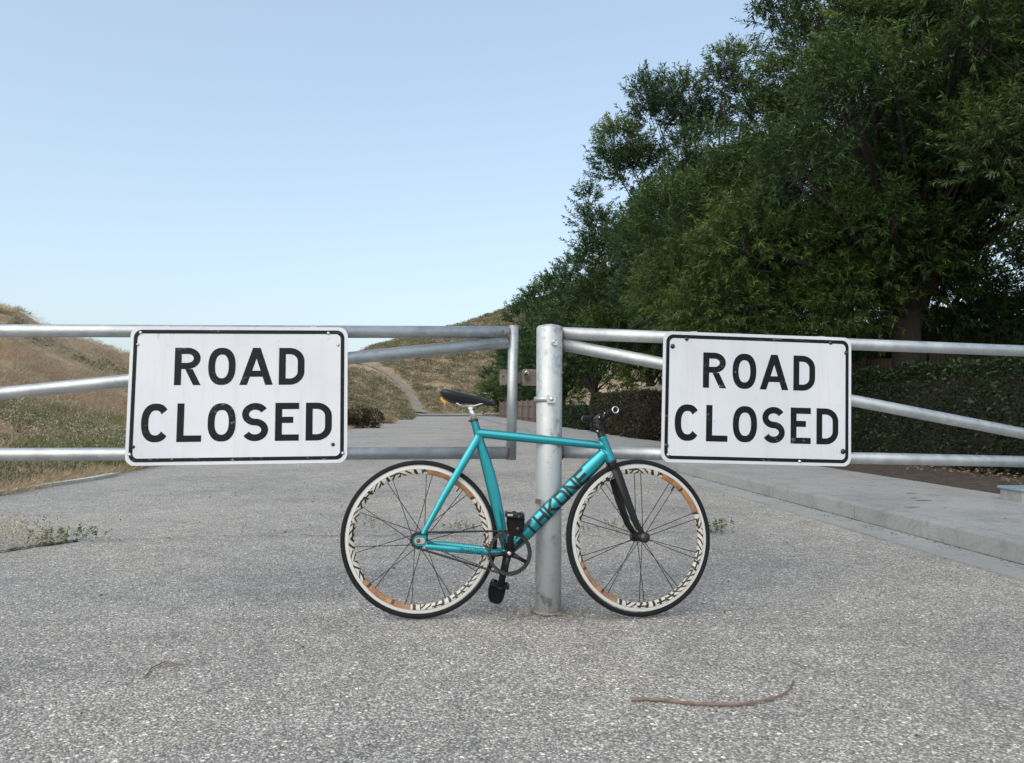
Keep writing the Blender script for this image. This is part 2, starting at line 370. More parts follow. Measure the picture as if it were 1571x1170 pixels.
# pale concrete edging along the left verge
mb = MB(); edge = [G(-60, 768), G(0, 758), G(60, 748), G(140, 736), G(175, 729)]
for a, b in zip(edge[:-1], edge[1:]):
    d = (b-a).normalized(); n_ = Vector((-d.y, d.x, 0))*.05
    mb.add([a-n_+Vector((0, 0, .035)), b-n_+Vector((0, 0, .035)), b+n_+Vector((0, 0, .035)), a+n_+Vector((0, 0, .035)), a-n_-Vector((0, 0, .03)), b-n_-Vector((0, 0, .03))], [(0, 1, 2, 3), (0, 4, 5, 1)])
tag(mb.build('verge_edging', mat('edging_white', (.55, .54, .50), .9)), kind='structure')
# crack across the road with soil in it
def crack(pts, wd, name='road_crack', seg=14):
    cl = []
    for a, b in zip(pts[:-1], pts[1:]):
        for k in range(seg):
            q = k/seg; cl.append(a.lerp(b, q)+Vector((random.gauss(0, .006), random.gauss(0, .02), 0)))
    cl.append(pts[-1]); vs = []
    for i, p in enumerate(cl):
        h = wd*random.uniform(.25, 1); vs += [(p.x, p.y-h, .0035), (p.x, p.y+h, .0035)]
    mb = MB(); mb.add(vs, [(2*i, 2*i+2, 2*i+3, 2*i+1) for i in range(len(cl)-1)]); tag(mb.build(name, M['soil']), kind='structure')
crack([G(-120, 850), G(0, 838), G(80, 832), G(180, 828), G(330, 823), G(520, 822), G(700, 822), G(900, 821), G(1100, 815)], .007)
crack([G(-120, 856), G(0, 846), G(60, 836), G(120, 829)], .07)
# grit and dirt packed against the post foot
mb = MB(); n_ = 60; vs = []
for k in range(n_): a = 2*math.pi*k/n_; r = random.uniform(.063, .088); vs += [(.162+.055*math.cos(a), 3.417+.055*math.sin(a), .0045), (.162+r*math.cos(a), 3.417+r*math.sin(a), .003)]
mb.add(vs, [(2*k, 2*k+1, (2*k+3) % (2*n_), (2*k+2) % (2*n_)) for k in range(n_)]); tag(mb.build('post_foot_dirt', M['patch']), kind='structure')
# sparse gravel and litter round the post foot
def pebbles(name, n, cx, cy, sx, sy, s0, s1, material):
    mb = MB()
    for _ in range(n):
        x = random.gauss(cx, sx); y = random.gauss(cy, sy); s = random.uniform(s0, s1); th = random.random()*3
        pts = [Vector((s*math.cos(th+a)*random.uniform(.6, 1.1), s*math.sin(th+a)*random.uniform(.6, 1.1), 0)) for a in (0, 1.3, 2.5, 3.8, 5)]
        o = Vector((x, y, 0)); mb.add([o+p for p in pts]+[o+Vector((0, 0, s*.8))], [(0, 1, 5), (1, 2, 5), (2, 3, 5), (3, 4, 5), (4, 0, 5)])
    return mb.build(name, material)
tag(pebbles('gravel', 900, .17, 3.38, .14, .06, .002, .005, M['patch']), 'loose brown gravel around the foot of the gate post', 'gravel', kind='stuff')

# ================================================================ VEGETATION ON THE HILLS
def scatter_hill(n, px0, px1, ex=1.0, vmin=.0, vmax=1.0):
    px = rng.uniform(px0, px1, n); _, b, c_ = hill_z(px, px*0+50)
    Y = b+.3+(vmin+(vmax-vmin)*rng.random(n))**ex*(c_*1.02-b-.3); z, _, _ = hill_z(px, Y)
    return np.stack([(px-CX)/F*Y, Y, z], 1)
def tufts(name, pos, per, hgt, wid, material, label, cat, spread=.35, up=1.0, wl=.06, tvar=None):
    """blades standing on pos; hgt and wid grow with distance so each tuft stays leafy"""
    N = len(pos); p = np.repeat(pos, per, 0); h = np.repeat(hgt, per) if np.ndim(hgt) else np.full(N*per, hgt)
    off = rng.normal(size=(N*per, 2))*spread*h[:, None]; b = p.copy(); b[:, :2] += off; b[:, 2] += -.03*h
    d = np.zeros_like(b); d[:, :2] = rng.normal(size=(N*per, 2))*.45+off/h[:, None]*.5; d[:, 2] = up
    tv = np.repeat(rng.random(N) if tvar is None else tvar, per)*.6+rng.random(N*per)*.4
    o = leaves(name, b, d, h*rng.uniform(.5, 1.1, N*per), h*wl*rng.uniform(.6, 1.3, N*per), tv, material)
    return tag(o, label, cat, kind='stuff')
# far hill
trail_px = np.array([(a[0]*(1-q)+b_[0]*q, a[1]*(1-q)+b_[1]*q) for a, b_ in zip(tp[:-1], tp[1:]) for q in (0, .25, .5, .75)])
def off_trail(pos, m=8):
    px = pos[:, 0]/pos[:, 1]*F+CX; py = HZ-(pos[:, 2]-CH)/pos[:, 1]*F
    return pos[np.min(np.hypot(px[:, None]-trail_px[None, :, 0], (py[:, None]-trail_px[None, :, 1])*1.2), 1) > m]
def mounds(name, pos, per, r, material, label, cat, lw=.30):
    """rounded brush: leaf flecks over a low dome"""
    N = len(pos); p = np.repeat(pos, per, 0); rr_ = np.repeat(r, per); d = rdir(N*per); d[:, 2] = np.abs(d[:, 2])
    b = p+d*rr_[:, None]*[1, 1, .7]*(rng.uniform(.5, 1, (N*per, 1))); tv = np.repeat(rng.random(N), per)*.6+rng.random(N*per)*.25+d[:, 2]*.15
    return tag(leaves(name, b, d+rdir(N*per)*.7, rr_*.5*rng.uniform(.5, 1.1, N*per), rr_*.5*lw*rng.uniform(.6, 1.3, N*per), tv, material), label, cat, kind='stuff')
a = off_trail(scatter_hill(9500, 480, 900, .9, .01), 11); nz = vnoise(a[:, 0], a[:, 1], 3.1); a = a[nz > .18]
mounds('sagebrush', a, 34, (.16+a[:, 1]*.0042)*rng.uniform(.5, 1.25, len(a)), M['sage'], 'olive sagebrush covering the far hill behind the gate', 'sagebrush')
a = off_trail(scatter_hill(9000, 470, 900, .9, .0), 9)
mounds('dry_brush', a, 18, (.14+a[:, 1]*.0036)*rng.uniform(.5, 1.3, len(a)), M['dry'], 'dry tan brush between the sagebrush on the far hill', 'brush', .25)
# left bank
a = scatter_hill(11000, -350, 330, 2.0); dd = a[:, 1]
tufts('dry_grass', a, 16, np.clip(.12+dd*.0048, .1, .4)*rng.uniform(.6, 1.3, len(a)), 0, M['dry'], 'dry straw coloured grass on the left bank beside the road', 'grass', .8, 1, .030)
a = scatter_hill(7500, -350, 330, 1.5); nz = vnoise(a[:, 0]+50, a[:, 1], 6); a = a[(nz > .55) & (a[:, 1] > 13)]
tufts('red_brown_grass', a, 20, .12+a[:, 1]*.0055, 0, M['rustgrass'], 'red brown dry grass patches on the left bank', 'grass', .8, 1, .03)
a = scatter_hill(2600, -350, 400, 1.5, .03); nz = vnoise(a[:, 0], a[:, 1]+30, 5); a = a[nz > .58]
mounds('sagebrush', a, 60, (.10+a[:, 1]*.0055)*rng.uniform(.6, 1.3, len(a)), M['sage'], 'grey green brush on the left bank above the road', 'sagebrush', .22)
a = scatter_hill(3000, -300, 420, 1.8, .0, .45); nz = vnoise(a[:, 0]+9, a[:, 1]+3, 4); a = a[nz > .42]
tufts('green_weeds', a, 30, (.22+a[:, 1]*.0065)*rng.uniform(.6, 1.2, len(a)), 0, M['weed'], 'yellow green weeds behind the left road sign', 'weeds', .45, 1, .028)
NF = 620; px = rng.uniform(-60, 230, NF); Y = rng.uniform(11, 21, NF); z, _, _ = hill_z(px, Y)
a = np.stack([(px-CX)/F*Y, Y, z+rng.uniform(.15, .55, NF)], 1)
o = leaves('wild_flowers', np.repeat(a, 7, 0)+rng.normal(size=(NF*7, 3))*.04, rdir(NF*7)+[0, 0, .4], .032, .020, rng.random(NF*7), M['flower'])
tag(o, 'tiny off white flower heads above the weeds on the left bank', 'flowers', kind='stuff')
# dark line of dry grass on the verge edge
px = np.concatenate([rng.uniform(-80, 420, 1900), rng.uniform(500, 628, 1300)]); t_ = (px-CX)/F; Yb = 4.67/(-t_-.07); Y = Yb+rng.uniform(.0, 1.0, 3200)*np.clip(Yb/12, 1, 4)
a = np.stack([t_*Y, Y, Y*0], 1)
tufts('verge_grass', a, 16, rng.uniform(.04, .13, 3200)*np.clip(Yb/12, 1, 4), 0, M['dry'], 'short straw coloured grass along the left road edge', 'grass', .7, .8, .035)

# bush at the road edge below the far hill
def leafy_blob(name, c, rx, ry, rz, n, ll, lw, material, parent=None, lobes=14, seed=1, shell=.75, tb=.0):
    r0 = np.random.default_rng(seed); cs = r0.normal(size=(lobes, 3)); cs /= np.linalg.norm(cs, axis=1, keepdims=True)
    cs[:, 2] = np.abs(cs[:, 2])*.9; cs *= r0.uniform(.35, .8, (lobes, 1)); k = r0.integers(0, lobes, n)
    d = rdir(n); p = cs[k]+d*(r0.uniform(shell*.5, 1, n)**.5*.42)[:, None]; p[:, 2] = np.abs(p[:, 2])
    b = p*np.array([rx, ry, rz])+np.array(c); tint = r0.random(lobes)[k]*.4+r0.random(n)*.35+np.clip(d[:, 2], 0, 1)*.15+tb
    return leaves(name, b, d*.8+rdir(n)*.5+np.array([0, 0, .35]), ll*r0.uniform(.6, 1.2, n), lw, tint, material, parent)
g_ = Vector((LX(33)+.35, 33, 0)); bu = empty('bush', g_); tag(bu, 'dark round bush at the left road edge beside the left sign', 'bush')
leafy_blob('foliage', (0, 0, 0), 1.15, 1.0, .95, 9000, .10, .04, M['hedge_dry'], bu, 16, 5)
mb = MB()
for i in range(7): mb.tube([(0, 0, -.03), (math.cos(i)*.25, math.sin(i)*.25, .3), (math.cos(i)*.6, math.sin(i)*.6, .65)], [.03, .02, .01], 6)
mb.build('stem', M['bark'], bu)
for i, (X, Y, r, lab) in enumerate([(LX(40)-.3, 42, 1.1, 'pale tan brush mound on the verge just behind the dark round bush'), (LX(55)-.6, 55, 1.4, 'long low olive bush on the verge nearer the trail foot')]):
    b = empty('bush', (X, Y, 0)); tag(b, lab, 'bush'); leafy_blob('foliage', (0, 0, 0), r*1.6, r, r*.7, 5000, .16, .05, M['sage'] if i else M['dry'], b, 14, 11+i)
    mb = MB(); [mb.tube([(0, 0, -.1), (math.cos(k)*.4, math.sin(k)*.4, .3)], [.03, .01], 5) for k in range(5)]; mb.build('stem', M['bark'], b)

# ================================================================ TREES
def make_tree(loc, Ht, R, zb, nlobe, nleaf, ll, lw, material, label, seed, tr=.16, lean=(0, 0), lob=(.22, .34), extra=(), tb=0, sil=None):
    r0 = np.random.default_rng(seed); rr = random.Random(seed)
    root = empty('street_tree', loc); tag(root, label, 'tree', 'trees in the row beside the pavement')
    zc = (Ht+zb)/2; hz_ = (Ht-zb)/2; cs = []
    tries = 0
    while len(cs) < nlobe and tries < 9000:
        tries += 1
        d = r0.normal(size=3); d /= np.linalg.norm(d); q = r0.uniform(.25, .86)**.7; lr = R*r0.uniform(*lob)
        zrel = d[2]*q
        taper = 1-.35*max(0, zrel)
        c = np.array([d[0]*q*R*taper+lean[0]*zrel, d[1]*q*R*taper+lean[1]*zrel, zc+zrel*hz_])
        if sil:      # keep the clump inside the crown's own outline
            wc = c+np.array(loc); pz = HZ-(wc[2]-CH)/wc[1]*F; pxl = CX+wc[0]/wc[1]*F-lr/wc[1]*F*1.25
            if pxl < np.interp(pz-lr/wc[1]*F*.5, [q_[0] for q_ in sil], [q_[1] for q_ in sil]): continue
        if all(np.linalg.norm((c-e[0])/np.array([1, 1, 1])) > (lr+e[1])*.56 for e in cs): cs.append((c, lr, r0.random()))
    for (ex_, ey_, er_) in extra:
        q_ = P(ex_, ey_, loc[1]+r0.uniform(-.8, .5))-Vector(loc); cs.append((np.array(q_), er_, r0.random()))
    # trunk and limbs
    fork = zb+.25*(Ht-zb)*.4
    mb = MB(); mb.tube([(0, 0, -.15), (.03, 0, .25), (0, .02, fork*.55), (.05, 0, fork)], [tr*1.35, tr*1.08, tr*.95, tr*.85], 14)
    mb.build('trunk', M['bark'], root)
    mb = MB(); tw = MB()
    for c, lr, _ in cs:
        c = Vector(c); h = c.xy.length; s0 = Vector((.03, 0, fork*rr.uniform(.75, 1)))
        m1 = s0.lerp(c, .4)+Vector((rr.uniform(-.2, .2), rr.uniform(-.2, .2), .25*hz_*rr.uniform(-.2, .8)))
        k = rr.uniform(.12, .30)*tr
        mb.tube([s0, s0.lerp(m1, .5)+Vector((0, 0, .05)), m1, m1.lerp(c, .6), c], [k*1.3, k, k*.75, k*.5, k*.25], 6, caps=False)
        for _ in range(6):
            d = Vector((rr.gauss(0, .7), rr.gauss(0, .7), rr.gauss(.9, .6))).normalized(); o_ = Vector((rr.uniform(-.3, .3), rr.uniform(-.3, .3), rr.uniform(-.4, .1)))*lr; b_ = Vector((rr.uniform(-.15, .15), rr.uniform(-.15, .15), .1))*lr
            tw.tube([c+o_-d*lr*.2, c+o_+d*lr*.3+b_, c+o_+d*lr*rr.uniform(.6, .95)], [.012, .008, .003], 4, caps=False)
    tag(mb.build('limbs', M['bark'], root), kind='stuff'); tag(tw.build('twigs', M['bark'], root), kind='stuff')
    per = 24; ns = nleaf//per; nx_ = len(cs)-len(extra); vol = np.array([(1.7 if ie >= nx_ else 1)*e[1]**2*(1-.35*max(0, (e[0][2]-zc)/hz_)) for ie, e in enumerate(cs)]); k = r0.choice(len(cs), ns, p=vol/vol.sum())
    C = np.array([e[0] for e in cs])[k]; LR = np.array([e[1] for e in cs])[k]; T = np.array([e[2] for e in cs])[k]
    ow = C-np.array([0, 0, fork]); ow /= np.maximum(np.linalg.norm(ow, axis=1, keepdims=True), .1)
    d = rdir(ns)+ow*.55+np.array([0, 0, .30]); d /= np.linalg.norm(d, axis=1, keepdims=True); sb = C+d*(LR*r0.uniform(.35, 1.0, ns)**.7)[:, None]*np.array([1, 1, .85])
    # a few shoots reach out beyond their clump
    far = r0.random(ns) < .07; sb[far] += d[far]*LR[far, None]*.35
    sdn = d*1.1+np.array([0, 0, .38])+rdir(ns)*.25; sdn /= np.linalg.norm(sdn, axis=1, keepdims=True)
    sl = ll*3.2*r0.uniform(.6, 1.2, ns)
    sb_ = np.repeat(sb, per, 0); sd2 = np.repeat(sdn, per, 0); q = np.tile(np.linspace(0, 1, per), ns)
    b = sb_+sd2*(q*np.repeat(sl, per))[:, None]
    ld = sd2*.75+rdir(ns*per)*.75+np.array([0, 0, -.12])
    out = np.clip(np.repeat(d[:, 2], per), -1, 1)
    tint = np.repeat(T, per)**2.0*.42+np.repeat(r0.random(ns), per)**2*.18+r0.random(ns*per)*.08+q*.20+tb  # tint lightens towards shoot tips: lit ends and dark inside put into leaf colour
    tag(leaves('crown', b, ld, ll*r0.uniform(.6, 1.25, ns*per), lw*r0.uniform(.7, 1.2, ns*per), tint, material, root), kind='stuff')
    return root
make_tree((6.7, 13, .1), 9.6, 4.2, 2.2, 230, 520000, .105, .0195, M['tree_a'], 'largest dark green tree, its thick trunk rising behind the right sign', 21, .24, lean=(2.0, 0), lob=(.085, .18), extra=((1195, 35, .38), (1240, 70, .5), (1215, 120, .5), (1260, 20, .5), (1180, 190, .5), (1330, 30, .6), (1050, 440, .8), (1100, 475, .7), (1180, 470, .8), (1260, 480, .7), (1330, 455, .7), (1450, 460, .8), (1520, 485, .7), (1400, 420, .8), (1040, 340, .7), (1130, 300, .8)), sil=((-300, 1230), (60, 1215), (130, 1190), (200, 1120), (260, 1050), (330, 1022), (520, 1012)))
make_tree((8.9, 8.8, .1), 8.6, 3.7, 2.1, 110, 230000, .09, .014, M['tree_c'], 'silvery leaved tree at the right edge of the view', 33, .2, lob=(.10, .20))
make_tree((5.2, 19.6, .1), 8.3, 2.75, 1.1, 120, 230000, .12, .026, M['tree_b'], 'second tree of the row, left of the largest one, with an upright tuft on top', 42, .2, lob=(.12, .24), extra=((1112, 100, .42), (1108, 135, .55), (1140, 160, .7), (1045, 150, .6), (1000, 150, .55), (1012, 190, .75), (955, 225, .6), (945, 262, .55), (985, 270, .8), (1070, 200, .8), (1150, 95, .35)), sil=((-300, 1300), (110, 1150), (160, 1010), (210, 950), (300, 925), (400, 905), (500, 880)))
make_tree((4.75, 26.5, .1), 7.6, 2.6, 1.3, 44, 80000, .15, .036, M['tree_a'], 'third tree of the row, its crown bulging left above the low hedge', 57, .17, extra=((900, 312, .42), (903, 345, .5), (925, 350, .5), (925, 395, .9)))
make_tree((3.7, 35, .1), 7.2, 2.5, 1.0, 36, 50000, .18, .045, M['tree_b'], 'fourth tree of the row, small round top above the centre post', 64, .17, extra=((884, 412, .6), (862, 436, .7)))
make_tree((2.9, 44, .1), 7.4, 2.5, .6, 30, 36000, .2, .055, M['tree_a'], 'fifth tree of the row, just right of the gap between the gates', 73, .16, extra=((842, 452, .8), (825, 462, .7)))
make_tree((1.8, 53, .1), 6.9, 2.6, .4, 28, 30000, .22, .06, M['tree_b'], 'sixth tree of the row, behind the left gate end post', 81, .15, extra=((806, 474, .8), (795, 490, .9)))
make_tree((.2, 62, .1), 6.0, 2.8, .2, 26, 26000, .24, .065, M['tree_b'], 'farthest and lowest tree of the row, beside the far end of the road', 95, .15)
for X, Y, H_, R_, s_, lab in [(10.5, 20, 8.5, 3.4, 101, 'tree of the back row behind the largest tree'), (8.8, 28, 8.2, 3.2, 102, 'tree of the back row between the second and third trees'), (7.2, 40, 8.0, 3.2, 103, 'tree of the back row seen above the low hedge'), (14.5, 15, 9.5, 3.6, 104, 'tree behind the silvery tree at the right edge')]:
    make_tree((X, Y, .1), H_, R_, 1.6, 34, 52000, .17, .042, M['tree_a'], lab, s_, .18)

# ================================================================ HEDGES
def hedge(name, pts, wd, ht, n, ll, lw, material, label, z0=.1, seed=1):
    r0 = np.random.default_rng(seed); a, b = Vector(pts[0]), Vector(pts[1]); L = (b-a).length; ax = (b-a).normalized(); nx = Vector((ax.y, -ax.x, 0))
    root = empty(name, (a.x, a.y, z0)); tag(root, label, 'hedge')
    u = r0.random(n); face = r0.random(n); v = r0.uniform(-1, 1, n); h = r0.random(n); ins = np.abs(r0.normal(0, .06, n))
    top = face < .3; sd_ = face > .4; end = ~top & ~sd_
    lat = np.where(sd_, np.sign(v)*(1-ins/wd*2), v)*wd/2; hh = np.where(top, 1-ins, h)*ht
    uu = np.where(end, np.where(r0.random(n) < .75, ins/L, 1-ins/L), u); al = uu*L
    bump = (vnoise(al, hh+lat, .45)-.5)*.22+(vnoise(al, hh-lat, .17)-.5)*.20; lat = lat*(1+bump/wd); hh = hh*(1+bump*.55/ht*1.2)
    base = np.stack([ax.x*al+nx.x*lat, ax.y*al+nx.y*lat, hh], 1)
    shoot = top & (r0.random(n) < .18); hh = hh+shoot*r0.random(n)**2*ht*.22*vnoise(al, lat, .6)*2
    out = np.stack([nx.x*np.sign(lat)*sd_, nx.y*np.sign(lat)*sd_, top*1.0], 1)
    tint = vnoise(al, hh+lat, .5)*.45+r0.random(n)*.45
    tag(leaves('foliage', base, out*.7+rdir(n)*.8+np.array([0, 0, .25]), ll*r0.uniform(.6, 1.3, n), lw, tint, material, root), kind='stuff')
    mb = MB()
    for k in range(int(L/.22)):
        q = k*.22+.1
        for s_ in (-.25, .25):
            x0 = ax*q+nx*(s_*wd); mb.tube([x0, x0+Vector((random.uniform(-.08, .08), random.uniform(-.08, .08), ht*.5)), x0+Vector((random.uniform(-.12, .12), random.uniform(-.12, .12), ht*.92))], [.016, .011, .004], 5, caps=False)
    tag(mb.build('stems', M['bark'], root), kind='stuff')
    c0 = ax*(L/2)+Vector((0, 0, ht*.47)); mb = MB(); mb.box(c0, (wd*.62, L-.5, ht*.80), Matrix.Rotation(math.atan2(-ax.x, ax.y), 3, 'Z')); mb.build('dark_core', M['bark'], root)  # solid dark box standing in for the shaded twigs inside the hedge
hedge('hedge', ((6.3, 5.5, 0), (5.7, 15.5, 0)), .9, 1.35, 60000, .055, .028, M['hedge'], 'long dark green hedge behind the rails of the right gate', seed=3)
hedge('hedge', ((3.55, 18.2, 0), (2.95, 24, 0)), 1.0, 1.15, 26000, .06, .035, M['hedge_dry'], 'taller clipped brown green hedge behind the handlebar', seed=4)
hedge('hedge', ((2.9, 25.3, 0), (2.15, 32.5, 0)), 1.0, .78, 16000, .07, .045, M['hedge'], 'lower clipped hedge just right of the centre post', seed=5)
hedge('tall_hedge', ((12.8, 13.5, 0), (10.9, 33, 0)), 1.6, 3.4, 52000, .14, .07, M['hedge'], 'tall dark screen of shrubs behind the board fence', seed=8)
# low tan block wall stepping up behind the clipped hedges
M['block'] = concrete_mat('block', (.33, .28, .21))
wl = empty('block_wall', (4.25, 20.5, .1)); tag(wl, 'low tan block wall stepping down behind the clipped hedges', 'wall')
A0, B0 = Vector((4.25, 20.5, 0)), Vector((3.25, 33, 0)); axw = (B0-A0).normalized(); LW = (B0-A0).length; wl.rotation_euler = (0, 0, math.atan2(axw.y, axw.x))
mb = MB(); mb.box((0, 0, 0), (.39, .2, .19)); first = mb.build('block', M['block'], wl, bevel=.012); fst = True
for i in range(int(LW/.4)):
    top_ = 7-int(i/9)-(1 if i % 9 > 6 else 0)
    for j in range(max(top_-3, 0), top_):
        o = first if fst else first.copy()
        if not fst: COL.objects.link(o)
        fst = False; o.parent = wl; o.location = (.4*i+.2+(.2 if j % 2 else 0), random.uniform(-.006, .006), .2*j+.1)
mb = MB(); mb.box((LW/2, .0, .3), (LW, .14, .62)); mb.build('wall_core', M['block'], wl)
# ================================================================ FENCES, HOUSE, SIGN FAR BEHIND
def board_fence(a, b, ht, bw, label, z0=.1):
    a, b = Vector(a), Vector(b); L = (b-a).length; ax = (b-a).normalized(); root = empty('board_fence', (a.x, a.y, z0)); tag(root, label, 'fence')
    root.rotation_euler = (0, 0, math.atan2(ax.y, ax.x))
    mb = MB(); mb.box((0, 0, ht/2), (bw-.012, .02, ht)); first = mb.build('board', M['wood'], root); me = first.data; n = int(L/bw)
    for k in range(n):
        o = first if k == 0 else first.copy()
        if k: COL.objects.link(o)
        o.parent = root; o.location = (bw*(k+.5), random.uniform(-.004, .004), random.uniform(-.015, .015))
    for z in (.25, ht-.25):
        mb = MB(); mb.box((L/2, .035, z), (L, .045, .09)); mb.build('rail', M['wood'], root)
    for k in range(int(L/2.4)+1):
        mb = MB(); mb.box((k*2.4, .11, ht/2+.03), (.1, .1, ht+.06)); mb.build('post', M['wood'], root)
board_fence((9.9, 12.5, 0), (8.0, 30, 0), 2.0, .15, 'brown wooden board fence behind the trees on the right')
board_fence((1.55, 38, 0), (-.9, 58, 0), 1.15, .18, 'low dark wooden board fence under the distant trees')
hs = empty('house', (19.5, 38, .1)); tag(hs, 'beige house with red tiled roof glimpsed behind the trees', 'house')
M['stucco'] = concrete_mat('stucco', (.32, .27, .21)); M['tile'] = mat('roof_tile', (.17, .075, .05), .85); M['glass'] = mat('window_glass', (.03, .04, .05), .08)
mb = MB(); mb.box((0, 0, 1.5), (9, 7, 3.0)); mb.build('wall', M['stucco'], hs)
mb = MB(); r_ = [(-5, -4, 3.002), (5, -4, 3.002), (5, 4, 3.002), (-5, 4, 3.002), (-2, 0, 4.7), (2, 0, 4.7)]
mb.add(r_, [(0, 1, 5, 4), (1, 2, 5), (2, 3, 4, 5), (3, 0, 4), (0, 3, 2, 1)]); rf = mb.build('roof', M['tile'], hs)
mb = MB()
for k in range(33):
    x = -4.85+k*.3; q = min(1, (5-abs(x))/3); mb.tube([(x, -4.02, 3.02), (x, -4+4*q, 3.02+1.7*q)], .06, 6)
tag(mb.build('roof_tile_rows', M['tile'], rf), kind='stuff')
for x in (-2.8, 0.2, 3):
    mb = MB(); mb.box((x, -3.52, 1.6), (1.3, .08, 1.2)); wf = mb.build('window', M['concrete_pale'], hs)
    mb = MB(); mb.box((x, -3.565, 1.6), (1.1, .02, 1.0)); mb.build('pane', M['glass'], wf)
# diamond warning sign far down the road
sg = empty('warning_sign', (P(677, 622, 84).x, 88, .0)); tag(sg, 'orange diamond warning sign beyond the far end of the road', 'sign')
M['orange'] = mat('orange_sheet', (.75, .36, .03), .5); M['redwhite'] = mat('red_panel', (.30, .12, .08), .6)
zc = P(677, 612, 88).z
mb = MB(); mb.tube([(0, 0, -.3), (0, 0, zc+.4)], .035, 8); mb.build('post', M['galv'], sg)
mb = MB(); q = .52; vs = [(0, -.05, zc-q), (q, -.05, zc), (0, -.05, zc+q), (-q, -.05, zc)]; mb.add(vs+[(a, -.045+.01, c) for a, _, c in vs], [(0, 1, 2, 3), (7, 6, 5, 4), (0, 4, 5, 1), (1, 5, 6, 2), (2, 6, 7, 3), (3, 7, 4, 0)]); mb.build('sign_plate', M['orange'], sg)
mb = MB(); mb.add([(-.16, -.058, zc-.04), (-.02, -.058, zc-.04), (-.02, -.058, zc+.12), (-.16, -.058, zc+.12)], [(0, 1, 2, 3)]); mb.add([(-.02, -.058, zc+.02), (.2, -.058, zc+.02), (.2, -.058, zc+.12), (-.02, -.058, zc+.12)], [(0, 1, 2, 3)]); mb.add([(.1, -.058, zc-.2), (.2, -.058, zc-.2), (.2, -.058, zc+.02), (.1, -.058, zc+.02)], [(0, 1, 2, 3)]); mb.build('symbol', M['ink'], sg)
mb = MB(); mb.box((0, -.05, zc-.92), (.34, .015, .5)); mb.build('lower_panel', M['redwhite'], sg)
for i, (px, py, L__, lab) in enumerate([(1398, 757, .10, 'short dark twig on the pavement, farthest of the four'), (1402, 764, .05, 'tiniest dark twig on the pavement'), (1418, 768, .13, 'longest of the dark twigs lying on the pavement'), (1400, 778, .12, 'dark twig on the pavement nearest the kerb')]):
    o_ = G(px, py, .136); mb = MB(); mb.tube([(-L__/2, .0, .002), (0, .012*(-1)**i, .003), (L__/2, .004, .002)], [.0015, .003, .001], 6, ref=(0, 0, 1)); o = mb.build('twig', M['bark']); o.location = o_; tag(o, lab, 'twig')
# utility box in the planting bed
p = G(1590, 768, .13); ub = empty('utility_box', (p.x, p.y, .12)); tag(ub, 'low blue grey utility box in the soil at the right edge', 'utility box')
mb = MB(); mb.box((0, 0, .04), (.42, .28, .12)); mb.build('box_body', M['concrete'], ub, bevel=.01)
M['lid'] = mat('box_lid', (.22, .30, .34), .5); mb = MB(); mb.box((0, 0, .112), (.45, .31, .022)); mb.build('lid', M['lid'], ub, bevel=.006)

# ================================================================ GATES
def pipe(mb, a, b, r, n=20): mb.tube([a, Vector(a).lerp(Vector(b), .5), b], r, n)
DL = lambda px: 1/(1/3.38+(1/3.53-1/3.38)*px/786)            # distance of the left gate along its length
DR = lambda px: 1/(1/3.46+(1/3.93-1/3.46)*(px-865)/706)      # and of the right one
RR = .0285
lg = empty('road_gate', (P(786, 700, 3.53).x, 3.53, 0)); tag(lg, 'left galvanised pipe gate leaf carrying the larger looking road sign', 'gate', 'pipe gate leaves across the road')
o0 = Vector(lg.location)
EL = -620   # the leaf runs on beyond the picture
def lp(px, py, dd=0): return P(px, py, DL(px)+dd)-o0
for (a, b) in (((EL, 505), (781, 509.5)), ((EL, 699), (779, 694.5)), ((EL, 666), (780, 524.5))):
    mb = MB(); pipe(mb, lp(*a, .0), lp(*b, .0), RR); mb.build('rail', M['galv'], lg)
mb = MB(); pipe(mb, lp(788, 499.5), lp(784, 705), .0235); mb.build('end_post', M['galv'], lg)
for py, h in ((516, 36), (694.5, 20)):
    mb = MB(); q = lp(779.5, py); mb.tube([q-Vector((.003, 0, 0)), q+Vector((.002, 0, 0))], [(RR*1.04*h/20, RR*1.04)]*2, 20); mb.build('weld_seam', M['rust'], lg)
mb = MB(); q = lp(772, 509)+Vector((0, -RR-.0005, 0)); mb.lathe([(0, .001), (.006, .001), (.006, 0)], 10, axisM(q, (0, -1, 0))); mb.build('bolt_hole', M['rust'], lg)
far = empty('dummy'); bpy.data.objects.remove(far)
mb = MB(); pipe(mb, lp(EL, 480), lp(EL, 940), .057); mb.build('hinge_post', M['galv_post'], lg)
